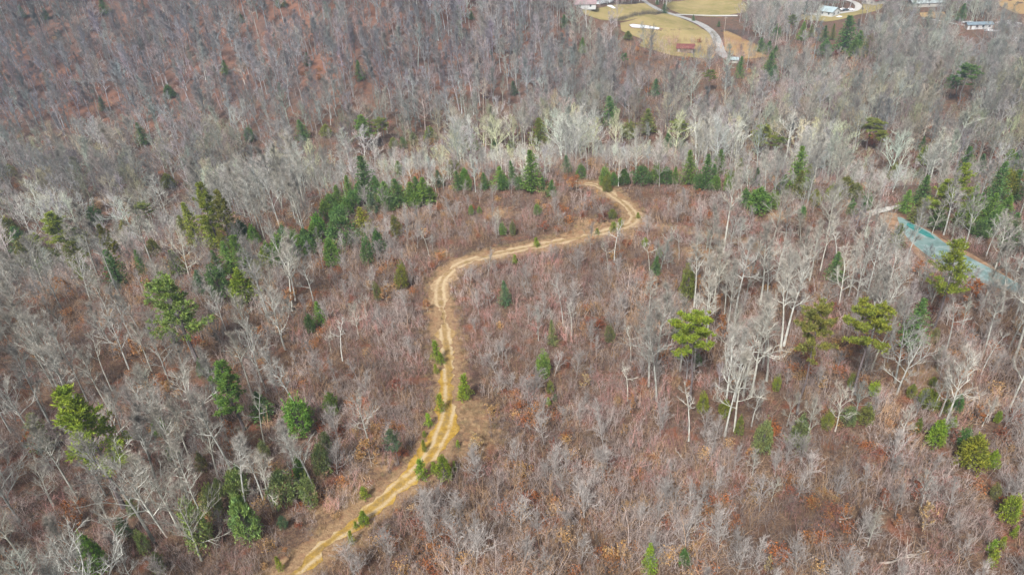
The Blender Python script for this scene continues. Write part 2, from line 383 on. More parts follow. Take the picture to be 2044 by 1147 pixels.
for k, poly in FIELDS.items():
    sheet(k.split('_')[0] if k != "orange_meadow" else "orange_meadow", poly, MEADOW_O if k in ("orange_meadow", "meadow_verge", "meadow_strip") else MEADOW, 0.12, "meadow", lab[k], 4.0)
# frozen ponds
BANK = plain("bank_soil", (0.20, 0.125, 0.075), 0.95, 0.35, 0.7)
m, n, l, b = new_mat("pond_ice", 0.35, 0.4)
c = mix(n, l, noise(n, l, 0.16, 4, 0.6, lo=.4, hi=.6), (0.095, 0.155, 0.148), (0.17, 0.235, 0.228))
c = mix(n, l, noise(n, l, 0.5, 5, 0.7, lo=.5, hi=.7), c, (0.23, 0.285, 0.285))
l.new(c, b.inputs["Base Color"])
_c = POND.mean(0); _d = POND - _c; POND_BANK = POND + _d / np.linalg.norm(_d, axis=1)[:, None] * 2.4
sheet("bank", POND_BANK, BANK, .10, "bank", "brown bank around the frozen teal pond", 2.0)
sheet("pond", POND, m, 0, "pond", "frozen teal pond in the hollow among bare trees", 2.0, zfix=-7.72)
WATER = plain("open_water", (0.035, 0.16, 0.15), 0.15, 0.2, 0.5, 0.5)
wp = np.array([ground_at(px, py, -7.7)[:2] for px, py in [(1812, 444), (1836, 454), (1860, 468), (1868, 478), (1850, 472), (1826, 460), (1808, 450)]])
sheet("open_water", wp, WATER, 0, "water", "dark teal strip of open water along the pond's far bank", 1.5, zfix=-7.70)
ICE = plain("white_ice", (0.55, 0.58, 0.60), 0.4, 0.06, 0.3, 0.4)
for nm, pts, lb in (("field_pond", [(1256, 51), (1262, 49), (1290, 52), (1318, 57), (1314, 60), (1285, 57), (1262, 56)], "small white frozen pond in the yellow meadow"),
                    ("frozen_pond", [(1176, 10), (1178, 4), (1200, 1), (1226, 1), (1222, 6), (1200, 9)], "white frozen pond beside the small pink roofed house")):
    pp = np.array([ground_at(*p)[:2] for p in pts]); sheet(nm, pp, ICE, 0.30, "pond", lb, 3.0)
bank = np.array([ground_at(*p)[:2] for p in [(1254, 51), (1262, 47.5), (1290, 50.5), (1326, 58), (1318, 61.5), (1285, 58), (1260, 57)]])
sheet("pond_bank", bank, BANK, 0.2, "bank", "bare brown bank round the small white pond", 3.0)
for pts in ([(1700, 428), (1730, 421), (1762, 412), (1768, 414), (1745, 424), (1712, 433)],):
    pass

# ------------------------------------------------------------------ plant builders
GA = 2.399963
def unit(a, e): return np.array([math.cos(a) * math.cos(e), math.sin(a) * math.cos(e), math.sin(e)])
def bare_tree(seed, H=20, start=.4, spread=.26, limbs=15, subs=5, lean=.04, fork=False, twig=6, e0=25, e1=70, curve=.25, rr=1.0):
    """trunk and branch meshes of a leafless tree"""
    g = np.random.default_rng(seed); T = MB(); C = MB()
    k = 9; la = g.uniform(0, 6.28); wob = np.cumsum(g.normal(0, .012 * H, (k, 2)), axis=0) * .5
    pts = [np.array([math.cos(la) * lean * H * t * t + wob[i, 0] * t, math.sin(la) * lean * H * t * t + wob[i, 1] * t, H * .93 * t]) for i, t in enumerate(np.linspace(0, 1, k))]
    r0 = .0108 * H * rr; rad = [r0 * (1.25 if i == 0 else 1) * (1 - .87 * t) + .012 for i, t in enumerate(np.linspace(0, 1, k))]
    T.tube(pts, rad, 6)
    def at(t):
        f = t * (k - 1); i = min(int(f), k - 2); return pts[i] + (pts[i + 1] - pts[i]) * (f - i)
    def grow(p, d, L, r, lvl):
        q = [p]; dd = d.copy(); ns = 4 if lvl == 0 else 3
        for s in range(ns):
            dd = dd + np.array([0, 0, curve * (.8 if lvl == 0 else .5)]) / ns * 2 + g.normal(0, .14, 3); dd /= np.linalg.norm(dd)
            q.append(q[-1] + dd * L / ns)
        C.tube(q, [r * (1 - .8 * i / ns) + .006 for i in range(ns + 1)], 4 if lvl == 0 else 3)
        nb = subs if lvl == 0 else (4 if lvl == 1 else 0)
        if lvl < 2:
            for j in range(nb):
                t = .28 + .72 * (j + g.uniform(.1, .9)) / nb; f = min(t, .999) * ns; i = int(f); b = q[i] + (q[i + 1] - q[i]) * (f - i)
                ax = q[i + 1] - q[i]; ax /= np.linalg.norm(ax)
                s = g.normal(0, 1, 3); s -= ax * s.dot(ax); s /= np.linalg.norm(s)
                an = g.uniform(.45, .95); nd = ax * math.cos(an) + s * math.sin(an) + np.array([0, 0, .18]); nd /= np.linalg.norm(nd)
                grow(b, nd, L * g.uniform(.36, .58) * (1.15 - .4 * t), r * .55, lvl + 1)
        if lvl >= 1:
            for j in range(twig):
                f = g.uniform(.2, .999) * ns; i = int(f); b = q[i] + (q[i + 1] - q[i]) * (f - i)
                ax = q[i + 1] - q[i]; ax /= np.linalg.norm(ax); nd = ax * .8 + g.normal(0, .5, 3) + np.array([0, 0, .25]); nd /= np.linalg.norm(nd)
                C.twig(b, b + nd * g.uniform(.5, 1.25) * H / 20, .0145 * H / 20)
    a0 = g.uniform(0, 6.28)
    for i in range(limbs):
        t = start + (1 - start) * (i + g.uniform(0, .8)) / limbs; t = min(t, .985); u = (t - start) / (1 - start)
        L = H * spread * (1.25 - .75 * u) * g.uniform(.65, 1.15) * (1.0 if u > .12 else .75)
        e = R(e0 + (e1 - e0) * u + g.normal(0, 8))
        grow(at(t), unit(a0 + i * GA + g.normal(0, .3), e), L, max(.0016 * H, r0 * (.43 - .24 * u)), 0)
    return T, C
def brush(seed, H=3.2, stems=9, rad=1.25, twigs=9, fan=.22):
    """a clump of leafless saplings"""
    g = np.random.default_rng(seed); B = MB()
    for s in range(stems):
        a = g.uniform(0, 6.28); r = rad * math.sqrt(g.uniform(0, 1)); h = H * g.uniform(.45, 1.15)
        p = np.array([r * math.cos(a), r * math.sin(a), -.15]); d = np.array([g.normal(0, fan), g.normal(0, fan), 1.0]); d /= np.linalg.norm(d)
        mid = p + d * h * .5 + g.normal(0, .05 * h, 3); top = p + d * h + g.normal(0, .09 * h, 3)
        B.tube([p, mid, top], [.010 * h ** .6 + .008, .008 * h ** .6 + .004, .004], 3)
        for j in range(twigs):
            t = g.uniform(.25, .98); b = p + (mid - p) * t * 2 if t < .5 else mid + (top - mid) * (t * 2 - 1)
            nd = unit(g.uniform(0, 6.28), R(g.uniform(15, 70))); L = h * g.uniform(.14, .34) * (1.2 - .5 * t); e = b + nd * L
            B.twig(b, e, .0095)
            for q in range(2):
                f = g.uniform(.3, .8); bb = b + (e - b) * f; n2 = nd + g.normal(0, .5, 3); n2 /= np.linalg.norm(n2); B.twig(bb, bb + n2 * L * .5, .007)
    return B
def spray(M, c, d, L, W, g):
    """one flat needle spray or leaf"""
    d = d / (np.linalg.norm(d) + 1e-9); s = np.cross(d, g.normal(0, 1, 3)); s /= np.linalg.norm(s) + 1e-9
    u = np.cross(s, d); m_ = c + d * L * .55 + u * L * .08
    M.face([c, m_ + s * W, c + d * L, m_ - s * W])
def clump(M, c, d, size, n, g, wide=.13):
    for i in range(n):
        v = d * .7 + g.normal(0, .62, 3) + np.array([0, 0, .22]); spray(M, c + g.normal(0, .22 * size, 3), v, size * g.uniform(.55, 1.1), size * wide * g.uniform(.7, 1.4), g)
def trunk_tube(T, H, r0, g, lean=.03, k=7):
    la = g.uniform(0, 6.28); P = [np.array([math.cos(la) * lean * H * t * t + g.normal(0, .006 * H) * (t > 0), math.sin(la) * lean * H * t * t + g.normal(0, .006 * H) * (t > 0), H * t]) for t in np.linspace(0, 1, k)]
    T.tube(P, [r0 * (1.25 if i == 0 else 1 - .9 * i / (k - 1)) for i in range(k)], 6)
    return lambda t: P[min(int(t * (k - 1)), k - 2)] + (P[min(int(t * (k - 1)), k - 2) + 1] - P[min(int(t * (k - 1)), k - 2)]) * (t * (k - 1) - min(int(t * (k - 1)), k - 2))
def conifer_cone(seed, H=12, Rm=2.6, start=.06, levels=24, per=7, dens=5, droop=-.12):
    g = np.random.default_rng(seed); T = MB(); C = MB(); at = trunk_tube(T, H * .97, .018 * H, g, .02)
    lob = g.uniform(.75, 1.2, 6)
    for i in range(levels):
        u = (i + g.uniform(0, .6)) / levels; t = start + (1 - start) * u; p = at(min(t, .98)); a0 = i * 1.1 + g.uniform(0, 1)
        for j in range(per):
            if g.uniform() < .12: continue
            a = a0 + j * 6.283 / per + g.normal(0, .15); L = Rm * (1 - u) ** .72 * g.uniform(.72, 1.12) * lob[int((a % 6.283) / 6.284 * 6)] * (1 if u > .1 else .8) + .12
            d = unit(a, R(8 + 45 * u)); e = p + d * L + np.array([0, 0, droop * L])
            T.twig(p, e, .03)
            for q in range(dens):
                f = (q + g.uniform(.3, 1)) / dens; c = p + (e - p) * f
                clump(C, c, d * .8 + np.array([0, 0, .1]), .34 + .26 * (1 - u), 4, g, .17)
    for _ in range(10): clump(C, at(.97), np.array([0, 0, 1.0]), .5, 3, g)
    return T, C
def plume_pine(seed, H=22, Rm=4.2, start=.32, levels=15, per=5, keep=.8):
    g = np.random.default_rng(seed); T = MB(); C = MB(); at = trunk_tube(T, H * .97, .0125 * H, g, .03)
    lob = g.uniform(.5, 1.4, 8)
    for i in range(levels):
        u = (i + g.uniform(0, .7)) / levels; t = start + (1 - start) * u; p = at(min(t, .97)); a0 = i * 2.0 + g.uniform(0, 1)
        for j in range(per):
            if g.uniform() > keep: continue
            a = a0 + j * 6.283 / per + g.normal(0, .25); prof = (1 - u) ** .6 * (.62 + .38 * min(1, u / .25))
            L = Rm * prof * g.uniform(.6, 1.15) * lob[int((a % 6.283) / 6.284 * 8)] + .3
            d = unit(a, R(2 + 38 * u + g.normal(0, 8))); mid = p + d * L * .55; e = mid + (d + np.array([0, 0, .32])) * L * .45
            T.tube([p, mid, e], [.05, .035, .012], 3)
            nq = 3 + int(L * 1.5)
            for q in range(nq):
                f = .34 + .66 * (q + g.uniform(0, .9)) / nq; c = p + (mid - p) * f / .55 if f < .55 else mid + (e - mid) * (f - .55) / .45
                side = np.cross(d, (0, 0, 1.)) * g.normal(0, .22 * L); c = c + side * (.3 + f * .5) + np.array([0, 0, g.normal(.05, .12)])
                clump(C, c, d * .5 + side * .2 + np.array([0, 0, .35]), g.uniform(.45, .8), 20, g, .11)
    for _ in range(4): clump(C, at(.97), np.array([0, 0, 1.0]), .8, 6, g)
    for i in range(5):   # dead stubs under the crown
        t = g.uniform(.18, start); p = at(t); T.twig(p, p + unit(g.uniform(0, 6.28), .05) * g.uniform(.8, 2.2), .035)
    return T, C
def flat_pine(seed, H=22, Rm=4.4, start=.62, limbs=13, low=2):
    g = np.random.default_rng(seed); T = MB(); C = MB(); at = trunk_tube(T, H * .94, .0115 * H, g, .035)
    for i in range(limbs + low):
        u = (i - low + g.uniform(0, .8)) / limbs if i >= low else g.uniform(-.45, -.1)
        t = start + (1 - start) * u; p = at(min(max(t, .1), .97)); a = i * GA + g.normal(0, .3)
        L = Rm * (.62 + .45 * math.sin(math.pi * min(max(u, 0) * .8 + .2, 1))) * g.uniform(.65, 1.1) * (1 if i >= low else .6)
        d = unit(a, R(6 + 42 * max(u, 0))); mid = p + d * L * .6 + g.normal(0, .15, 3); e = mid + (d + np.array([0, 0, .1])) * L * .4
        T.tube([p, mid, e], [.085, .055, .02], 4)
        nq = int((15 if i >= low else 7) * (.6 + .5 * L / Rm))
        for q in range(nq):
            f = g.uniform(.4, 1.05); c = p + (e - p) * f + np.array([0, 0, .15]) + g.normal(0, 1, 3) * np.array([.6, .6, .2]) * (.5 + .3 * L / Rm)
            T.twig(p + (e - p) * min(f, .98) * .93, c, .022)
            clump(C, c, np.array([0, 0, .5]) + d * .3, g.uniform(.42, .75), 34, g, .11)
    return T, C
def dense_shrub(seed, H=5, Rm=2.2, n=520, base=.06, taper=.6):
    """a ragged rounded or tapering evergreen, leafy down to the ground"""
    g = np.random.default_rng(seed); T = MB(); C = MB(); at = trunk_tube(T, H * .85, .018 * H, g, .05)
    lobes = [(unit(g.uniform(0, 6.28), g.uniform(-.3, 1.3)), g.uniform(-.35, .5)) for _ in range(16)]
    for i in range(n):
        d = unit(g.uniform(0, 6.283), math.asin(g.uniform(-.6, 1))); rr = g.uniform(.3, 1) ** .5 * (g.uniform(1, 1.25) if g.uniform() < .15 else 1)
        k = 1 + sum(h * max(0, d.dot(v) - .72) / .28 for v, h in lobes)
        z = H * (base + (1 - base) * (.40 + .60 * d[2] * rr * (.75 + .25 * k)))
        tp = 1 - taper * max(0, z / H - .25)
        c = np.array([d[0] * Rm * rr * k * tp, d[1] * Rm * rr * k * tp, max(z, .15)])
        clump(C, c, d * .8 + np.array([0, 0, .5]), g.uniform(.7, 1.25) * (.36 * H / 5 + .1), 5, g, .15)
        if i % 4 == 0: T.twig(at(min(max(z / H * .7, .05), .95)), c, .03)
    for _ in range(8): clump(C, at(.98) + g.normal(0, .15, 3), np.array([0, 0, 1.]), .5 * H / 5 + .1, 4, g, .14)
    return T, C
def young_pine(seed, H=4, Rm=1.0):
    g = np.random.default_rng(seed); T = MB(); C = MB(); at = trunk_tube(T, H * .95, .014 * H, g, .05)
    for i in range(9):
        u = i / 9; p = at(.1 + .85 * u)
        for j in range(5):
            a = i * 1.3 + j * 1.257 + g.normal(0, .2); L = Rm * (1 - u) ** .6 * g.uniform(.6, 1.15) + .1; d = unit(a, R(25 + 40 * u)); e = p + d * L; T.twig(p, e, .02)
            for q in range(3): clump(C, p + (e - p) * (.4 + .3 * q), d * .5 + np.array([0, 0, .6]), .42, 5, g, .13)
    for _ in range(4): clump(C, at(.95), np.array([0, 0, 1.]), .5, 4, g)
    return T, C
def leafy_bare(seed, H=5, Rm=2.0, n=200):
    """a small tree still holding its dead leaves"""
    g = np.random.default_rng(seed); T, C0 = bare_tree(seed, H=H, start=.15, spread=.4, limbs=12, subs=4, twig=2, e0=15, e1=65, rr=1.1)
    b = len(T.v); T.v += C0.v; T.f += [tuple(i + b for i in f) for f in C0.f]
    C = MB(); vs = np.array(C0.v); sel = vs[g.integers(0, len(vs), n)]
    for c in sel: clump(C, c, g.normal(0, 1, 3), .26, 4, g, .3)
    return T, C

def joined(T, C, name, mat, twig=None):
    b = len(T.v); T.v += C.v; T.f += [tuple(i + b for i in f) for f in C.f]; return T.mesh(name, mat, twig=twig)
# name of a kind: list of (trunk mesh, crown mesh, height, crown width)
def width_of(C):
    v = np.array(C.v); return 2 * np.percentile(np.hypot(v[:, 0], v[:, 1]), 96)
KINDS = {}
def add_kind(k, pair, H, leaf, bark=PINE_BARK):
    T, C = pair; KINDS.setdefault(k, []).append((T.mesh(k + "_trunk", bark), C.mesh(k + "_crown", leaf), H, width_of(C)))
for s in range(4): add_kind("cone", conifer_cone(40 + s, 12, 2.5 + .25 * s, levels=22 + s), 12, LEAF)
for s in range(4): add_kind("plume", plume_pine(60 + s, 22, 4.0 + .3 * s, start=(.34, .42, .30, .46)[s], keep=(.72, .66, .75, .7)[s]), 22, LEAF)
for s in range(3): add_kind("flat", flat_pine(80 + s, 22, 3.8, start=(.66, .64, .67)[s], limbs=17 + s, low=(2, 1, 1)[s]), 22, LEAF)
for s in range(5): add_kind("shrub", dense_shrub(90 + s, 5, (2.1, 1.9, 2.2, 1.8, 2.3)[s], taper=(.55, .9, .4, 1.0, .7)[s]), 5, LEAF)
for s in range(3): add_kind("young", young_pine(100 + s), 4, LEAF)
for s in range(3): add_kind("rusty", leafy_bare(110 + s), 5, LEAF, BARK)
BT = dict(
    tall=[dict(H=21, start=.42, spread=.165, limbs=17, e0=45, e1=78, lean=.05), dict(H=20, start=.5, spread=.155, limbs=15, e0=38, e1=75, lean=.07), dict(H=21, start=.36, spread=.18, limbs=18, e0=46, e1=78, lean=.03), dict(H=21, start=.55, spread=.15, limbs=13, e0=30, e1=72, lean=.09)],
    wide=[dict(H=18, start=.34, spread=.26, limbs=14, e0=34, e1=74, lean=.05), dict(H=17, start=.28, spread=.28, limbs=13, e0=36, e1=72, lean=.08, rr=1.05), dict(H=19, start=.38, spread=.25, limbs=15, e0=32, e1=75, lean=.04), dict(H=18, start=.33, spread=.27, limbs=12, subs=6, e0=40, e1=76, lean=.10)],
    dome=[dict(H=14, start=.24, spread=.36, limbs=15, e0=24, e1=74, lean=.05, rr=1.15), dict(H=14, start=.2, spread=.38, limbs=14, e0=30, e1=74, lean=.07, rr=1.2), dict(H=15, start=.28, spread=.34, limbs=16, e0=26, e1=76, lean=.04, rr=1.1), dict(H=13, start=.22, spread=.40, limbs=13, subs=6, e0=28, e1=72, lean=.08, rr=1.2)],
    slim=[dict(H=13, start=.55, spread=.17, limbs=8, subs=4, twig=3, e0=20, e1=65, lean=.12), dict(H=12, start=.6, spread=.2, limbs=7, subs=4, twig=3, e0=10, e1=50, lean=.15)])
sd = 200
for k, lst in BT.items():
    for kw in lst:
        sd += 1; T, C = bare_tree(sd, **kw); KINDS.setdefault(k, []).append((T.mesh("bare_trunk", BARK), C.mesh("bare_branches", BARK, twig=TWIG), kw["H"], width_of(C)))

def scatter_object(name, P, rot, scl, idx, tint, protos, label, cat):
    """one object that instances the given meshes on its points"""
    pc = bpy.data.collections.new(name + "_kinds")
    for i, me_ in enumerate(protos):
        pc.objects.link(bpy.data.objects.new("%s_kind_%02d" % (name, i), me_))
    me = bpy.data.meshes.new(name); me.vertices.add(len(P)); me.vertices.foreach_set("co", np.asarray(P, np.float32).ravel())
    def at(nm, ty, data, field):
        a = me.attributes.new(nm, ty, 'POINT'); a.data.foreach_set(field, data)
    at("rot", 'FLOAT_VECTOR', np.asarray(rot, np.float32).ravel(), "vector"); at("scl", 'FLOAT_VECTOR', np.asarray(scl, np.float32).ravel(), "vector")
    at("kind_index", 'INT', np.asarray(idx, np.int32), "value")
    at("tint", 'FLOAT_COLOR', np.concatenate([tint, np.ones((len(P), 1))], 1).astype(np.float32).ravel(), "color")
    o = link(name, me); tag(o, label, cat, kind="stuff")
    ng = bpy.data.node_groups.new(name + "_scatter", 'GeometryNodeTree')
    ng.interface.new_socket("Geometry", in_out='INPUT', socket_type='NodeSocketGeometry'); ng.interface.new_socket("Geometry", in_out='OUTPUT', socket_type='NodeSocketGeometry')
    N = ng.nodes; L = ng.links; gi = N.new('NodeGroupInput'); go = N.new('NodeGroupOutput')
    ip = N.new('GeometryNodeInstanceOnPoints'); ci = N.new('GeometryNodeCollectionInfo'); ci.inputs["Collection"].default_value = pc
    ci.inputs["Separate Children"].default_value = True; ci.inputs["Reset Children"].default_value = True
    def na(nm, ty):
        a = N.new('GeometryNodeInputNamedAttribute'); a.data_type = ty; a.inputs["Name"].default_value = nm; return a.outputs[0]
    er = N.new('FunctionNodeEulerToRotation'); L.new(na("rot", 'FLOAT_VECTOR'), er.inputs[0])
    L.new(gi.outputs[0], ip.inputs["Points"]); L.new(ci.outputs[0], ip.inputs["Instance"]); ip.inputs["Pick Instance"].default_value = True
    L.new(na("kind_index", 'INT'), ip.inputs["Instance Index"]); L.new(er.outputs[0], ip.inputs["Rotation"]); L.new(na("scl", 'FLOAT_VECTOR'), ip.inputs["Scale"])
    L.new(ip.outputs[0], go.inputs[0])
    md = o.modifiers.new("scatter", 'NODES'); md.node_group = ng
    return o
HAZE = 0.00019; HAZE_Z = (float(GZ.min()) - 3, 155.0); assert GZ.max() < 125, GZ.max()
def vnoise(P, scale, seed):
    g = np.random.default_rng(seed).uniform(0, 1, (64, 64)); q = P / scale; i = np.floor(q).astype(int); f = q - i; f = f * f * (3 - 2 * f)
    a = g[i[:, 0] % 64, i[:, 1] % 64]; b_ = g[(i[:, 0] + 1) % 64, i[:, 1] % 64]; c_ = g[i[:, 0] % 64, (i[:, 1] + 1) % 64]; d_ = g[(i[:, 0] + 1) % 64, (i[:, 1] + 1) % 64]
    return (a * (1 - f[:, 0]) + b_ * f[:, 0]) * (1 - f[:, 1]) + (c_ * (1 - f[:, 0]) + d_ * f[:, 0]) * f[:, 1]
def jitter_grid(x0, x1, y0, y1, step, rng, j=.48):
    xs = np.arange(x0, x1, step); ys = np.arange(y0, y1, step); P = np.stack(np.meshgrid(xs, ys), -1).reshape(-1, 2)
    return P + rng.uniform(-j, j, P.shape) * step
def on_ground(P): return np.concatenate([P, height(P[:, 0], P[:, 1])[:, None]], 1)
def place(tx, ty, by):
    """base point and real height of an upright thing seen from pixel row ty (top) to row by (base)"""
    bx = tx + (NADIR[0] - tx) * (by - ty) / (NADIR[1] - ty); p = ground_at(bx, by); lo, hi = 0.2, 60.0
    for _ in range(30):
        m_ = (lo + hi) / 2
        if project(p + np.array([0, 0, m_]))[0, 1] > ty: lo = m_
        else: hi = m_
    d = project(p)[0, 2]
    return p, lo, d, (bx, by)

# ------------------------------------------------------------------ landmarks used by the labels (pixel of each in the photograph)
LAND = [((365, 700), "the big dark pine with a long bare trunk"), ((587, 835), "the dense round green shrub"), ((145, 900), "the large yellow-green pine"),
        ((865, 905), "the ochre lower bend of the track"), ((877, 560), "the sandy middle bend of the track"), ((1268, 440), "the tight upper bend of the track"),
        ((1795, 440), "the pond's far end"), ((1940, 540), "the pond's near end"), ((1895, 590), "the tall pine by the pond"), ((1390, 700), "the ragged flat-topped pine"),
        ((1630, 690), "the dense flat-topped pine"), ((1740, 690), "the broad flat-topped pine"), ((1060, 350), "the tallest conifer behind the clearing"),
        ((28, 490), "the dark cone by the left edge"), ((738, 500), "the paired dark shrubs"), ((448, 800), "the round-crowned pine with a leaning trunk"),
        ((790, 385), "the evergreen thicket left of the clearing"), ((1810, 1115), "the pale fallen dead tree"), ((1007, 585), "the lone cone in the clearing"),
        ((1080, 270), "the broad conifer among pale trees"), ((415, 430), "the trio of tall yellow-green pines"), ((1960, 900), "the pair of yellow-green shrubs"),
        ((1600, 340), "the slender tall conifer"), ((1925, 165), "the forked dark pine"), ((1700, 75), "the far clump of spruces"), ((1540, 280), "the olive pine pair"),
        ((672, 465), "the big dark evergreen by the clearing"), ((1310, 660), "the tall bright dead trees"), ((1085, 730), "the leaning oval evergreen"), ((130, 1040), "the rust-leaved bush"),
        ((1920, 370), "the yellowish pines above the pond"), ((1218, 218), "the spire of dark green in the grey woods"), ((736, 260), "the dark pine on the creek line"),
        ((1740, 255), "the tilted olive pine"), ((880, 935), "the two young pines on the track's bend"), ((785, 890), "the small pine with a bare stem")]
def relation(px, d, skip=None):
    """phrase that places a thing by its nearest landmark"""
    q = sorted((math.hypot(px[0] - x, (px[1] - y) * 1.3), (x, y), t) for (x, y), t in LAND if t != skip)
    out = []
    for r_, (x, y), t in q[:6]:
        dx, dy = px[0] - x, (px[1] - y) * 1.3
        rel = ("right of" if dx > 0 else "left of") if abs(dx) > abs(dy) else ("in front of" if dy > 0 else "behind")
        adv = "just " if r_ < 70 else ("" if r_ < 170 else "well ")
        out.append(adv + rel + " " + t)
    return out
USED = set()
def singled(heads, px, d, group, skip=None):
    """a label nothing else carries yet, built from its look and its nearest landmark"""
    rel = relation(px, d, skip)
    for r_ in rel[:4]:
        for hd in heads:
            s = hd + " " + r_
            if s not in USED and len(s.split()) <= 16: USED.add(s); return s
    for r1 in rel[:3]:
        for r2 in rel[1:6]:
            for hd in heads:
                s = hd + " " + r1 + ", " + r2
                if r1 != r2 and s not in USED and len(s.split()) <= 16: USED.add(s); return s
    s = heads[0] + " " + rel[0]; return s
def put(kind, name, p, hgt, width, colr, rotz, variant, bark_col=None, lean=0):
    ms = KINDS[kind]; T, C, H, W = ms[variant % len(ms)]; k = hgt / H
    kw = k if width is None else min(max(width / W, .5 * k), 2.0 * k)
    e = bpy.data.objects.new(name, None); COL.objects.link(e); e.empty_display_size = .5
    e.location = p - np.array([0, 0, .1]); e.rotation_euler = (lean * math.cos(rotz), lean * math.sin(rotz), rotz); e.scale = (kw, kw, k)
    for nm, me_, cc in (("trunk", T, bark_col or colr), ("crown", C, colr)):
        c = link(nm, me_, e); c.color = (*cc, 1)
    return e

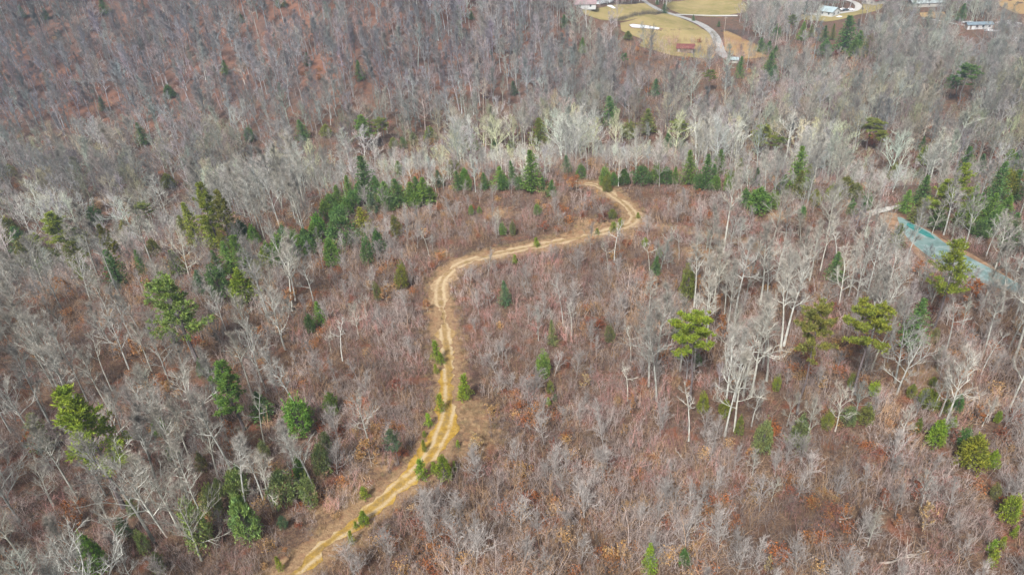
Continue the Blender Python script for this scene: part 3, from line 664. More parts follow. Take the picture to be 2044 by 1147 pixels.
# ------------------------------------------------------------------ evergreens: kind, top x, top y, base y, crown width (px), hue, label
HUE = dict(d=(.088, .180, .060), g=(.122, .225, .052), y=(.175, .225, .036), o=(.150, .185, .050), b=(.096, .175, .100), B=(.185, .275, .034), m=(.150, .190, .085), l=(.185, .275, .105))
HW = dict(d="dark green", g="mid green", y="yellow-green", o="olive green", b="bluish green", B="bright green", m="dull green", l="light green")
KW = dict(cone=("conical evergreen", "conifer"), plume=("plumed pine", "pine"), flat=("flat-topped pine", "pine"), shrub=("evergreen bush", "shrub"), young=("young pine", "pine"), rusty=("leaf-holding bush", "shrub"))
KN = dict(cone="conifer", plume="pine_tree", flat="pine_tree", shrub="evergreen_shrub", young="young_pine", rusty="rusty_shrub")
EV = """
plume 330 557 748 112 g big dark green pine with long bare leaning trunk at left
plume 440 724 858 66 g round-crowned green pine on a leaning dark trunk
plume 130 790 1012 104 B large yellow-green pine with dark trunk near the lower left
flat 1392 642 802 88 B ragged flat-topped bright pine with low side tufts
flat 1636 614 826 80 o dense flat-topped olive pine on a long straight trunk
flat 1750 616 786 96 y broad flat-topped yellow-green pine with spreading lower limb
plume 1917 492 660 72 y tall yellow-green pine standing beside the frozen pond
cone 1842 598 692 44 d dark drooping conifer beside a bare trunk below the pond
shrub 586 805 866 64 g dense round dark green shrub alone in brown brush
cone 1058 303 384 36 g tallest dark green conifer on the clearing's far edge
cone 1078 238 296 34 y broad pyramidal conifer among pale bare trees
cone 28 454 512 36 d dark green cone at the left edge
plume 108 426 520 58 y
flat 62 474 520 38 y
plume 138 482 560 40 o
plume 196 455 545 36 y
cone 212 500 568 36 d
shrub 180 414 448 26 d
flat 282 408 462 54 o
cone 368 404 490 34 y left one of the trio of tall yellow-green pines
plume 400 368 500 46 y tallest of the trio of tall yellow-green pines
plume 432 384 500 44 o
cone 412 432 495 32 y
shrub 476 442 480 28 d
cone 443 484 545 30 g
plume 466 472 550 34 g
shrub 426 540 598 48 d
cone 388 540 585 28 b
shrub 474 546 606 48 B
shrub 523 498 534 26 y
shrub 550 470 506 34 g
shrub 578 464 500 34 g
shrub 604 456 494 30 d
shrub 672 436 494 66 d big dark round evergreen bush on the clearing's left edge
shrub 654 478 534 38 g
shrub 672 412 446 36 d
cone 632 602 646 20 g
shrub 614 628 664 18 d
shrub 396 718 752 24 d
cone 718 416 472 36 y
shrub 727 478 528 28 d left of the paired dark evergreen shrubs
shrub 748 462 508 28 d right of the paired dark evergreen shrubs
shrub 785 434 474 22 o
shrub 797 530 576 28 y
shrub 750 568 600 16 m
cone 1007 562 610 24 b lone bluish conifer standing amid the clearing
shrub 1084 709 754 28 g leaning oval evergreen in the middle brush
shrub 1072 410 430 18 g
shrub 1002 447 470 14 g
shrub 1023 445 470 13 m
shrub 939 410 430 13 g
shrub 956 412 427 11 g
young 1071 474 494 12 B
young 1026 508 526 11 B
young 868 682 724 18 B
young 878 702 728 14 B
young 869 727 746 10 y
young 926 746 798 22 B
young 918 770 800 18 B
young 1226 444 464 18 y
young 1238 436 454 12 y
shrub 1222 417 438 16 o
young 1193 455 468 10 y
young 1274 424 436 9 y
shrub 1288 474 492 12 B
shrub 1316 496 516 13 B
cone 1310 512 548 18 d
shrub 1217 654 684 20 m
cone 1101 640 690 18 m
shrub 1518 380 424 46 g
cone 1675 505 562 32 d
plume 1892 362 446 52 y left of the yellowish pines above the pond
plume 1925 330 430 50 y taller of the yellowish pines above the pond
cone 2005 326 420 46 d
cone 2036 340 400 40 d
cone 1988 388 452 44 g
cone 2038 428 498 30 d
cone 1840 396 446 24 o
shrub 1703 400 432 20 d
shrub 1604 411 438 14 d
cone 1800 446 500 26 m
cone 54 830 896 50 m
cone 512 783 836 38 d
shrub 656 785 826 30 g
shrub 646 866 904 24 m
shrub 633 894 948 30 g
shrub 372 1018 1096 48 g
shrub 468 1000 1080 54 g
cone 480 988 1060 30 g
shrub 546 945 1012 70 o
shrub 608 958 1010 28 g
shrub 590 918 964 32 d
shrub 456 940 1004 46 g
shrub 408 970 1030 44 g
shrub 160 1072 1144 54 d
shrub 236 1034 1072 32 b
shrub 274 1066 1102 26 g
shrub 304 1106 1142 24 m
young 551 1112 1140 14 B
shrub 558 1030 1056 18 b
shrub 335 890 915 30 g
shrub 310 838 868 30 g
young 836 918 958 24 B
young 863 922 946 14 y
shrub 884 912 956 26 B
young 905 919 942 9 B
young 723 970 996 18 B
shrub 722 1020 1048 22 B
young 696 1058 1086 13 B
young 707 1040 1054 10 B
young 876 785 822 18 B
young 853 826 852 14 B
young 844 878 902 11 y
young 912 878 892 9 B
young 845 860 872 9 y
plume 783 862 926 34 b small pine with thin bare stem left of the track
cone 1298 1082 1144 28 B
shrub 1368 1097 1128 24 d
shrub 1098 764 782 18 y
shrub 1094 794 808 10 B
shrub 1108 786 800 10 b
shrub 1407 790 822 26 y
shrub 1450 798 832 26 y
shrub 1553 754 780 18 y
shrub 1478 832 868 18 o
shrub 1528 848 906 36 m
shrub 1602 836 892 38 m
shrub 1737 810 846 32 o
shrub 1658 824 858 18 o
shrub 1700 815 848 30 m
shrub 1705 750 776 12 o
shrub 1750 765 788 24 B
shrub 1824 767 792 20 o
shrub 1862 778 814 36 y
shrub 1848 780 804 18 B
shrub 1866 752 772 14 y
shrub 1918 788 820 22 d
shrub 1892 798 822 24 o
shrub 1998 820 844 14 y
shrub 1838 836 862 14 o
shrub 1880 842 890 32 B
shrub 1907 834 862 18 y
shrub 1932 858 894 24 d
shrub 1956 876 932 52 y larger of the pair of yellow-green shrubs at right
shrub 1990 900 934 24 B
shrub 2030 990 1040 40 B bright lime bush against the right edge
young 1986 1076 1104 16 B
young 1990 1098 1128 18 B
young 2008 1070 1094 14 B
young 2032 1048 1072 12 B
shrub 1994 968 994 12 m
shrub 1870 655 685 16 m
shrub 1350 650 676 18 b
shrub 1375 540 600 14 o
shrub 1360 700 718 12 d
shrub 1395 708 730 16 d
cone 200 -4 30 20 d
cone 444 121 150 15 g
shrub 333 172 196 18 d
cone 274 246 290 20 d
shrub 493 258 284 20 d
cone 599 240 282 24 d
shrub 648 250 275 22 o
cone 552 -4 16 14 d
cone 566 -4 14 14 d
cone 610 106 132 12 b
cone 36 10 36 12 d
cone 86 18 40 12 d
cone 480 28 46 8 d
cone 198 194 222 14 b
cone 712 122 162 15 d
cone 1126 30 56 14 d
flat 1247 108 140 14 d
shrub 1254 64 80 14 o
cone 1162 76 108 13 g
cone 1024 162 190 14 b
cone 1218 194 250 26 d dark spire-like conifer in the grey woods beyond the clearing
cone 1294 219 268 32 o
shrub 1256 246 276 26 o
flat 1356 244 298 32 o
cone 1334 266 298 22 d
cone 1360 270 304 22 d
cone 942 268 302 16 g
cone 988 278 318 18 d
shrub 1018 280 306 14 o
cone 1022 322 370 18 d
cone 996 334 378 28 g
cone 966 346 378 20 d
cone 911 342 380 20 d
cone 874 340 374 18 b
shrub 905 322 350 28 o
cone 794 322 354 20 g
cone 722 316 400 40 d
cone 762 364 408 38 g
cone 790 358 412 40 d
cone 816 364 412 38 g
cone 842 356 410 34 g
cone 738 386 424 32 b
shrub 668 385 412 26 b
plume 724 232 300 36 g dark pine on the creek line left of pale trees
flat 756 238 290 34 o
shrub 784 276 298 20 o
shrub 803 276 298 12 d
shrub 824 266 290 18 m
shrub 858 256 282 24 o
shrub 1208 338 372 26 g
shrub 1213 352 384 20 o
shrub 1280 331 370 36 d
shrub 1310 334 368 24 g
shrub 1332 334 368 26 d
shrub 1226 345 372 18 d
cone 1380 302 368 28 g
cone 1414 310 378 26 d
cone 1348 334 366 16 g
cone 1100 360 392 20 d
cone 1082 352 384 14 d
cone 1130 310 344 16 b
cone 1480 316 354 18 o
shrub 1504 380 400 20 o
cone 1514 334 372 18 d
plume 1528 250 312 44 y
flat 1558 275 318 40 o
cone 1601 294 376 32 g slender tall green conifer right of the clearing
cone 1598 342 396 26 o
flat 1742 240 300 40 o tilted olive pine above the grey woods
flat 1760 264 306 26 y
flat 1934 134 210 46 d forked dark pine rising from grey woods at upper right
plume 1908 150 196 24 d
cone 1925 8 42 22 d
cone 1698 34 108 32 d tallest of the far clump of spruces
cone 1720 62 106 26 g
cone 1740 68 112 20 o
cone 1708 78 116 22 g
shrub 1652 82 112 26 d
cone 1650 52 84 14 d
cone 1603 44 82 14 g
cone 1622 50 76 12 o
cone 1666 48 80 10 o
cone 1554 48 80 15 d
flat 1586 32 72 18 m
cone 1520 76 104 18 d
cone 1536 82 110 18 d
cone 1549 92 116 14 d
cone 1540 106 150 26 d
cone 1546 130 162 34 b
cone 1480 114 158 14 d
flat 1420 142 184 24 o
cone 1310 158 192 24 b
cone 1940 294 346 22 d
cone 1966 308 346 16 b
cone 1846 272 300 10 d
shrub 1848 296 330 18 o
shrub 1838 340 366 20 m
shrub 1790 328 372 20 o
shrub 1690 354 392 40 o
shrub 1712 366 398 30 m
cone 1327 8 27 12 d
cone 1385 30 42 10 d
cone 1436 42 54 12 d
cone 1312 -2 10 8 d
cone 940 22 40 8 d
shrub 2020 340 402 34 y
shrub 530 486 524 30 g
shrub 562 452 490 28 d
shrub 592 476 512 30 g
shrub 620 448 486 30 g
shrub 645 402 440 30 g
shrub 700 380 416 30 d
shrub 690 398 430 28 g
cone 690 352 402 24 g
shrub 775 388 420 30 d
shrub 826 384 414 30 g
shrub 440 470 506 26 y
shrub 500 452 488 24 g
cone 355 430 470 24 o
cone 240 440 480 24 o
shrub 94 500 536 30 o
shrub 160 520 556 28 o
shrub 1246 340 368 22 d
shrub 1430 352 382 20 g
shrub 1460 340 372 22 o
shrub 1396 350 380 22 d
cone 1440 300 352 22 g
shrub 930 356 380 18 g
shrub 1035 356 380 18 d
shrub 1630 380 412 26 o
shrub 1880 420 458 34 d
shrub 1930 412 452 36 g
shrub 1960 440 474 34 d
cone 2020 300 350 30 g
shrub 430 955 990 30 g
shrub 520 880 915 26 m
shrub 470 930 962 26 g
shrub 255 1000 1030 26 m
shrub 180 1100 1140 34 g
shrub 395 905 940 28 m
shrub 548 500 532 30 g
shrub 585 490 520 28 d
shrub 612 470 508 32 d
shrub 630 430 470 30 g
shrub 655 388 424 30 d
cone 668 370 420 28 g
shrub 715 366 402 30 d
cone 748 352 402 28 d
cone 830 352 404 28 d
shrub 856 374 404 24 g
shrub 925 340 372 22 g
shrub 1005 352 380 22 d
shrub 1160 330 356 22 d
cone 1428 330 374 22 d
shrub 1455 352 384 20 g
shrub 1490 380 410 26 d
shrub 1545 388 418 26 g
cone 1565 350 392 24 g
cone 1620 330 376 24 o
shrub 1665 372 404 30 o
shrub 1735 388 420 24 d
cone 1815 380 424 26 g
cone 1852 352 410 30 d
cone 1950 372 432 34 g
cone 1985 420 470 32 d
cone 2015 392 446 34 g
cone 2034 300 344 26 d
shrub 480 500 535 28 g
shrub 505 525 560 28 o
cone 460 440 490 28 g
cone 425 500 550 26 d
cone 340 500 548 26 g
shrub 300 480 512 28 o
cone 270 500 548 24 d
shrub 150 455 490 34 o
shrub 75 520 552 30 g
shrub 10 440 480 34 o
shrub 40 480 530 34 o
shrub 330 350 375 22 o
shrub 15 330 352 18 y
"""
RUSTY = """
rusty 44 874 922 52 r orange-leaved bush at the left edge below the large pine
rusty 130 1012 1064 54 r rust-leaved bush in the lower left corner
rusty 450 848 920 34 r
rusty 1258 792 826 28 t
rusty 1432 596 650 40 r
rusty 1445 640 690 34 r
rusty 1400 560 600 34 t
rusty 1390 496 530 40 t
rusty 1946 566 616 44 r rust-brown bush beside the frozen pond
rusty 1840 525 550 38 r
rusty 1150 352 384 32 r orange-leaved bush at the clearing's far end beside the track
rusty 1138 358 380 20 t
rusty 572 586 620 46 t
rusty 270 686 740 44 t
rusty 230 690 722 40 t
rusty 408 648 674 20 t
rusty 768 576 606 28 t
rusty 850 598 622 20 t
rusty 730 880 930 54 t tan-leaved bush below the white bare tree
rusty 548 925 960 50 p
rusty 1168 750 776 30 p
rusty 1960 815 846 40 r
rusty 1100 880 908 28 k
rusty 1245 850 870 22 t
rusty 790 760 792 30 k
rusty 1838 968 1000 40 k
rusty 1795 1030 1052 26 r
rusty 1165 1036 1058 20 r
rusty 1860 1010 1060 44 p
rusty 1500 895 925 30 t
rusty 890 392 410 24 r
rusty 1398 378 396 18 r
rusty 1310 555 575 18 t
rusty 1348 560 582 20 t
rusty 948 870 900 40 p
rusty 1540 1110 1150 20 p
rusty 1770 985 1020 40 k
rusty 120 560 600 40 t
rusty 1690 690 720 36 t
rusty 1790 670 710 34 t
rusty 1910 860 890 30 k
rusty 1085 445 462 30 k
rusty 1200 430 446 34 k
rusty 320 770 800 36 t
"""
RH = dict(r=(.25, .105, .036), t=(.30, .180, .085), p=(.36, .28, .17), k=(.18, .065, .042))
RW = dict(r="orange", t="tan", p="pale straw", k="russet")
rng = np.random.default_rng(21)
PLACED = []
GREEN_PX = []
for line in (EV + RUSTY).strip().split("\n"):
    if not line.strip(): continue
    q = line.split(None, 6); kind = q[0]; tx, ty, by, wpx = map(float, q[1:5]); hue = q[5]; lb = q[6].strip() if len(q) > 6 else None
    if kind == 'shrub' and tx < 640 and by > 900: hue = {'g': 'l', 'o': 'm', 'd': 'g'}.get(hue, hue); wpx *= .8
    p, hgt, d, bpx = place(tx, ty, by); c0 = np.array((RH if kind == "rusty" else HUE)[hue]); c = tuple(c0 * rng.uniform(.85, 1.18) * (1 + rng.normal(0, .05, 3)))
    if kind in ("plume",) and hgt < 12: kind2 = "plume"
    o = put(kind, KN[kind], p, hgt * 1.06, wpx * d / F * (dict(plume=1.0, flat=.92, shrub=1.05, rusty=.85).get(kind, 1.15) * (1.2 if d > 205 else 1)), c, rng.uniform(0, 6.28), int(rng.integers(0, 9)), bark_col=(.34, .29, .25) if kind == "rusty" else None, lean=float(rng.normal(0, .03)))
    look, cat = KW[kind]; big = "tall" if hgt > 11 else ("small" if hgt < 4.5 else "medium sized")
    hw = (RW if kind == "rusty" else HW)[hue]
    if kind == "rusty": look = "leaf-holding bush"
    heads = ["%s %s" % (hw, look), "%s %s %s" % (big, hw, look)]
    grp = {"cone": "conifers scattered among the bare trees", "plume": "tall pines standing among bare trees", "flat": "flat-topped pines above the bare woods", "shrub": "evergreen shrubs scattered through the brush",
           "young": "young pines along the track and clearing", "rusty": "bushes holding their dead leaves"}[kind]
    if lb: USED.add(lb)
    else: lb = singled(heads, (tx, (ty + by) / 2), d, grp)
    tag(o, lb, cat, grp); PLACED.append((p[0], p[1], max(1.2, wpx * d / F * .45))); GREEN_PX.append((tx - wpx / 2, tx + wpx / 2, ty, ty + .8 * (by - ty), d))
PLACED = np.array(PLACED)

# ------------------------------------------------------------------ bare trees
FP = [v for v in FIELD_PX.values()]
OPEN_PX = FP + [[(1240, 44), (1440, 44), (1446, 125), (1345, 118), (1270, 96)], [(1418, 54), (1434, 54), (1450, 118), (1426, 118)], [(1340, 88), (1392, 88), (1392, 108), (1340, 108)],
                [(1630, 8), (1712, 8), (1712, 40), (1630, 40)], [(1722, -8), (1765, -8), (1765, 14), (1722, 14)], [(1920, 40), (1990, 40), (1990, 66), (1920, 66)], [(1150, -5), (1235, -5), (1235, 25), (1150, 25)],
                [(1800, 0), (1880, 0), (1880, 18), (1800, 18)]]
def bare_spots(rng):
    P = jitter_grid(-470, 470, 18, 720, 5.2, rng); P = on_ground(P)
    q = project(P); ok = (q[:, 2] > 20) & (q[:, 0] > -450) & (q[:, 0] < 2500) & (q[:, 1] > -260) & (q[:, 1] < 1650)
    P, q = P[ok], q[ok]; u = rng.uniform(0, 1, len(P))
    keep = np.full(len(P), .92)
    patch = vnoise(P[:, :2], 17, 5)
    hill = (P[:, 1] > 285) & (P[:, 0] < 40)
    keep = np.where(hill, .72 + .23 * sstep((P[:, 1] - 370) / 90), keep)
    L, Rr, C = in_poly(q, LEFT_PX), in_poly(q, RIGHT_PX), in_poly(q, CLEAR_PX)
    keep = np.where(L, .86 * (patch > .27), keep); keep = np.where(Rr, .92 * (patch > .25), keep); keep = np.where(C, 0.014 * (q[:, 1] < 700), keep)
    keep = np.where(~C & ~L & ~Rr & (q[:, 1] > 700), .25, keep)
    inf = in_poly(q, [(1290, 500), (1500, 480), (1560, 800), (1290, 760)]); keep = np.where(inf & Rr, .55, keep)
    ok = u < keep; P, q = P[ok], q[ok]
    bad = in_poly(P, POND)
    for f in FIELDS.values(): bad |= in_poly(P, f)
    top = P.copy(); top[:, 2] += 11; qt = project(top); lowp = P.copy(); lowp[:, 2] += 5; ql = project(lowp); hip = P.copy(); hip[:, 2] += 17; qh = project(hip); r_ = rng.uniform(0, 1, len(P))
    for f in OPEN_PX: bad |= (in_poly(qt, f) | in_poly(ql, f) | in_poly(qh, f)) & (r_ < .93)
    bad |= (in_poly(qt, POND_PX) | in_poly(ql, POND_PX) | in_poly(qh, POND_PX)) & (r_ < .35)
    nr = P[:, 1] < 260; dd = np.full(len(P), 99.); dd[nr] = dist_line(P[nr, :2], TRK); bad |= dd < 7
    for L_, w_ in ROADS.values(): bad |= dist_line(P[:, :2], L_) < w_ + 1
    de = np.full(len(P), 99.0)
    for x, y, r0 in PLACED: de = np.minimum(de, np.hypot(P[:, 0] - x, P[:, 1] - y) - r0)
    bad |= de < .4
    P, q = P[~bad], q[~bad]; r_ = rng.uniform(0, 1, len(P)); cover = np.zeros(len(P), bool)
    hw = np.where(q[:, 2] > 190, 3.0, 2.0) * F / q[:, 2]; tp = P.copy(); tp[:, 2] += np.where(q[:, 2] > 190, 19, 14); qt = project(tp); cb = P.copy(); cb[:, 2] += 5; qb = project(cb)
    for x0, x1, y0, y1, d in GREEN_PX:
        cover |= (q[:, 2] < d - 1) & ((d > 140) | (r_ < .72)) & (qt[:, 0] + hw > x0) & (qt[:, 0] - hw < x1) & (qt[:, 1] < y1) & (qb[:, 1] > y0)
    small = cover & (r_ < np.where(q[:, 2] > 190, .98, .88)); global BSMALL
    BSMALL = np.where(small, rng.uniform(.32, .5, len(P)), 1.0)
    return P, q
# the bare trees that stand out in the photograph: kind, top x, top y, base y
HERO = """
tall 1322 556 740 o|wide 1305 600 770 n|tall 1322 640 800 n|slim 1262 640 720 n|wide 1072 612 680 n|slim 1122 560 650 n|slim 1102 612 655 n|slim 1255 724 800 n|tall 1540 300 400 n|wide 1560 310 412 n
wide 1236 300 372 n|wide 1320 300 372 n|wide 945 282 345 n|wide 960 288 350 n|wide 992 418 470 n|slim 848 450 510 n|wide 712 780 885 n|tall 490 480 640 n|tall 540 460 620 n|slim 512 560 650 n
tall 560 490 600 n|wide 600 500 606 n|wide 420 570 660 n|tall 20 590 690 n|wide 85 690 800 n|wide 100 700 820 n|tall 182 600 700 n|tall 260 640 740 n|wide 205 620 745 n|tall 250 590 670 n
tall 270 740 900 n|wide 290 760 920 n|tall 330 800 920 n|wide 345 730 880 n|tall 400 780 960 n|tall 300 820 1000 n|wide 250 900 1070 n|wide 285 905 1060 n|tall 340 890 1060 n|wide 200 870 1080 n|tall 385 830 960 n
tall 440 880 1010 n|tall 480 870 1000 n|wide 500 890 1020 n|tall 560 840 960 n|wide 590 850 980 n|slim 495 790 900 n|wide 190 1000 1100 n|slim 75 960 1020 n|wide 60 930 1010 n|wide 130 970 1030 n
tall 1370 600 740 n|tall 1400 590 740 n|tall 1425 500 640 n|tall 1440 480 640 n|tall 1470 520 660 n|tall 1490 470 640 n|tall 1510 620 790 n|tall 1490 640 800 n|wide 1530 600 790 n|tall 1560 590 760 n|tall 1590 520 700 n|tall 1600 500 690 n
tall 1470 660 830 n|wide 1490 700 860 n|slim 1468 720 870 n|wide 1515 760 850 n|wide 1585 780 850 n|wide 1632 790 895 n|wide 1690 770 860 n|wide 1820 810 880 n|wide 1940 700 850 n|wide 1915 720 830 n|wide 1985 790 850 n|slim 1890 740 820 n
wide 1770 520 650 n|wide 1790 530 660 n|wide 1800 480 590 n|tall 1640 440 560 n|tall 1660 430 540 n|tall 1620 450 580 n|wide 1700 500 610 n|tall 1740 540 650 n|tall 1720 480 590 n|wide 1880 400 470 n|wide 1925 390 465 n|wide 2000 420 510 n
slim 1385 780 880 n|wide 1835 1060 1120 x|slim 1300 470 540 n|slim 1215 470 545 n|slim 1228 440 520 n|slim 1360 460 520 n|slim 1330 450 520 n|slim 885 880 1090 x|wide 1510 900 955 n|wide 1550 950 1000 n|wide 1755 1020 1090 n|wide 1865 940 1010 n|wide 1900 820 880 n
slim 665 640 720 n|slim 720 580 640 n|wide 700 600 670 n|slim 650 660 705 n|wide 860 470 500 n|slim 1140 600 670 n|wide 1460 640 700 n|tall 1425 560 700 n|tall 1300 540 640 n
"""
hero = []
for tok in HERO.replace("\n", "|").split("|"):
    q = tok.split()
    if len(q) == 5 and q[4] != 'x': hero.append((q[0], float(q[1]), float(q[2]), float(q[3])))
rngb = np.random.default_rng(33)
BP, BQ = bare_spots(rngb)
hp = []
trees = []
def near_tint(rng, bright=1.0):
    v = rng.uniform(.62, 1.14) * bright; warm = rng.uniform(0, 1); return np.array([.388, .395, .368]) * v * (1 - .08 * warm * np.array([0, .4, 1.4]))
BCOUNT = {}
def add_bare(kind, p, hgt, width, px, d, tint, variant, lean):
    o = put(kind, "bare_tree", p, hgt, width, tuple(tint), rngb.uniform(0, 6.28), variant, lean=lean)
    lum = float(np.mean(tint)); tone = "whitish" if lum > .45 else ("pale grey" if lum > .36 else "grey-brown")
    form = dict(tall="upright", wide="spreading", dome="round-crowned", slim="slender")[kind]; big = "tall" if hgt > 17 else ("short" if hgt < 11 else "middling")
    heads = ["%s %s bare tree" % (form, tone), "%s %s %s bare tree" % (big, form, tone)] + (["leaning %s bare tree" % tone] if abs(lean) > .07 else [])
    tag(o, singled(heads, px, d, None), "tree", "bare trees nearest the camera" if px[1] > 620 else "pale bare trees round the clearing")
for kind, tx, ty, by in hero:
    p, hgt, d, bpx = place(tx, ty, by); hgt = min(hgt, 25); hp.append(p[:2])
    add_bare(kind, p, hgt, None, (tx, (ty + by) / 2), d, near_tint(rngb, 1.1), int(rngb.integers(0, 9)), float(rngb.normal(0, .05)))
hp = np.array(hp)
dm = np.min(np.hypot(BP[:, None, 0] - hp[None, :, 0], BP[:, None, 1] - hp[None, :, 1]), 1)
BP, BQ, BSMALL = BP[dm > 2.5], BQ[dm > 2.5], BSMALL[dm > 2.5]
N_BARE = 300 - len(hero)
vis = (BQ[:, 0] > 0) & (BQ[:, 0] < 2044) & (BQ[:, 1] > 60) & (BQ[:, 1] < 1210)
order = np.argsort(np.where(vis, BQ[:, 2] / np.maximum(BSMALL, .3), 1e9)); first = order[:N_BARE]; rest = np.setdiff1d(np.arange(len(BP)), first)
for i in first:
    inb = in_poly(BQ[i:i + 1], RIGHT_PX)[0]; kind = rngb.choice(["tall", "wide", "dome", "slim"], p=[.42, .25, .2, .13] if inb else [.28, .22, .38, .12]); hgt = dict(tall=18, wide=15, dome=13, slim=11)[kind] * rngb.uniform(.72, 1.15) * BSMALL[i]
    px = (BQ[i, 0], BQ[i, 1] - 40)
    add_bare(kind, BP[i], hgt, None, px, BQ[i, 2], near_tint(rngb, rngb.uniform(.8, 1.12)), int(rngb.integers(0, 9)), float(rngb.normal(0, .05)))
# the rest of the woods: one object
protos = []; H0 = []
for k in ("tall", "dome"):
    for j, kw in enumerate(BT[k]):
        T, C = bare_tree(300 + len(protos), **dict(kw, twig=5)); protos.append(joined(T, C, "woods_tree", BARK_S, TWIG_S)); H0.append(kw["H"])
Pr = BP[rest]; n_ = len(Pr); g = np.random.default_rng(44)
hillw_ = sstep((Pr[:, 1] - 285) / 40) * (1 - sstep((Pr[:, 0] + 10) / 100))
ntall = len(BT["tall"])
idx_ = np.where(g.uniform(0, 1, n_) < np.where(hillw_ > .5, .6, .10), g.integers(0, ntall, n_), g.integers(ntall, len(protos), n_))
hh = np.where(idx_ < ntall, 19.5, 14.5) * g.uniform(.72, 1.15, n_) * BSMALL[rest]
k_ = hh / np.array(H0)[idx_]; kxy = k_ * g.uniform(.9, 1.3, n_)
pb = project(Pr)
BAND_PX = [(-300, 425), (-300, 620), (250, 570), (640, 450), (700, 412), (1000, 388), (1400, 384), (1660, 410), (1900, 400), (1900, 330), (1660, 320), (1200, 275), (900, 295), (620, 338), (400, 405), (250, 450)]
DARK_PX = [(-300, 330), (-300, 440), (250, 470), (400, 430), (620, 360), (900, 318), (1000, 290), (760, 285), (420, 315), (100, 340)]
band = in_poly(pb, BAND_PX)[:, None]; dark = in_poly(pb, DARK_PX)[:, None]; hw1 = hillw_[:, None]
base = np.array([.266, .268, .245])[None] * (1 - hw1) + np.array([.218, .222, .228])[None] * hw1
base = np.where(dark, np.array([.235, .232, .222])[None], base); base = np.where(band, np.array([.41, .415, .375])[None], base)
tint = base * g.uniform(.6, 1.45, (n_, 1)) * (1 + g.normal(0, .045, (n_, 3)))
big_ = vnoise(Pr[:, :2], 60, 9)[:, None]; tint *= .82 + .4 * big_
rose = (g.uniform(0, 1, n_) < .16 + .1 * hillw_)[:, None]; tint = np.where(rose & ~band, tint * np.array([1.12, .97, .93]), tint)
olive = ((g.uniform(0, 1, n_) < .22) & (Pr[:, 1] > 215) & (Pr[:, 1] < 300))[:, None]; tint = np.where(olive, tint * np.array([1.12, 1.1, .82]), tint)
rot = np.stack([g.normal(0, .05, n_), g.normal(0, .05, n_), g.uniform(0, 6.28, n_)], 1)
scatter_object("woods", Pr - np.array([0, 0, .1]), rot, np.stack([kxy, kxy, k_], 1), idx_, tint, protos, "leafless grey-brown woods covering the far hillside and valley", "woods")

# ------------------------------------------------------------------ undergrowth: leafless saplings nobody could count
bp_ = [brush(500 + i, H=(3.4, 2.6, 4.2, 3.0, 2.0, 4.8, 3.6, 1.5)[i], stems=(10, 12, 9, 11, 14, 8, 10, 16)[i], twigs=(9, 9, 10, 9, 8, 11, 9, 7)[i], rad=(1.2, 1.3, 1.2, 1.3, 1.4, 1.1, 1.2, 1.5)[i]).mesh("sapling_clump", BARK_S) for i in range(8)]
def leaf_clump(seed):
    g = np.random.default_rng(seed); M = brush(seed, 1.8, 7, 1.0, 6)
    M2 = MB()
    for i in range(110):
        a = g.uniform(0, 6.28); r = g.uniform(0, 1.1); c = np.array([r * math.cos(a), r * math.sin(a), g.uniform(.2, 1.7)]); clump(M2, c, g.normal(0, 1, 3), .2, 3, g, .3)
    b = len(M.v); M.v += M2.v; M.f += [tuple(i + b for i in f) for f in M2.f]; return M.mesh("leafy_clump", LEAF_S)
bp_ += [leaf_clump(520), leaf_clump(521)]
for i in range(4):
    T, C = bare_tree(530 + i, H=(6.0, 5.0, 7.0, 5.5)[i], start=(.05, .1, .2, .04)[i], spread=(.46, .42, .34, .5)[i], limbs=(22, 20, 20, 24)[i], subs=4, twig=3, e0=58, e1=84, curve=.12, lean=.05, rr=.7); bp_.append(joined(T, C, "small_tree", BARK_S, TWIG_S))
g = np.random.default_rng(55)
parts = []
for (d0, d1, st) in ((30, 125, 1.15), (125, 180, 1.4), (180, 245, 1.9), (245, 420, 4.0)):
    P = on_ground(jitter_grid(-330, 330, 18, 420, st, g)); q = project(P)
    ok = (q[:, 2] > d0) & (q[:, 2] <= d1) & (q[:, 0] > -350) & (q[:, 0] < 2400) & (q[:, 1] > -50) & (q[:, 1] < 1500); parts.append(np.c_[P[ok], q[ok], np.full(ok.sum(), st)])
U = np.concatenate(parts); P = U[:, :3]; q = U[:, 3:6]; st = U[:, 6]
dT = dist_line(P[:, :2], TRK); dS = np.minimum(dist_line(P[:, :2], SPUR), dist_line(P[:, :2], SPUR2)); dC = np.minimum(dist_line(P[:, :2], CREEK), dist_line(P[:, :2], CREEK2))
C = in_poly(q, CLEAR_PX); n1 = vnoise(P[:, :2], 9, 1); n2 = vnoise(P[:, :2], 3.5, 2); n3 = vnoise(P[:, :2], 28, 3)
hl_ = (P[:, 1] > 285) & (P[:, 0] < 40); dens = np.where(C, .95, np.where(hl_, .3, .72)) * np.clip(.25 + 1.25 * n1 * .6 + .5 * n2, 0, 1)
dens *= sstep((dT - 1.6) / 2.4) * .9 + .1 * (dT > 2.2); dens = np.where(dT < 1.9, 0, dens); dens *= .15 + .85 * sstep((dS - 1) / 2.5); dens *= .1 + .9 * sstep((dC - 2) / 4)
for (px, py, rr) in [(945, 830, 8), (960, 870, 6), (1400, 500, 5), (1550, 430, 5), (1180, 455, 8), (880, 505, 4), (905, 905, 4)]:
    p0 = ground_at(px, py); dens *= .2 + .8 * sstep((np.hypot(P[:, 0] - p0[0], P[:, 1] - p0[1]) - rr * .5) / (rr * .6))
u = g.uniform(0, 1, len(P)); ok = (u < dens) & ~in_poly(P, POND)
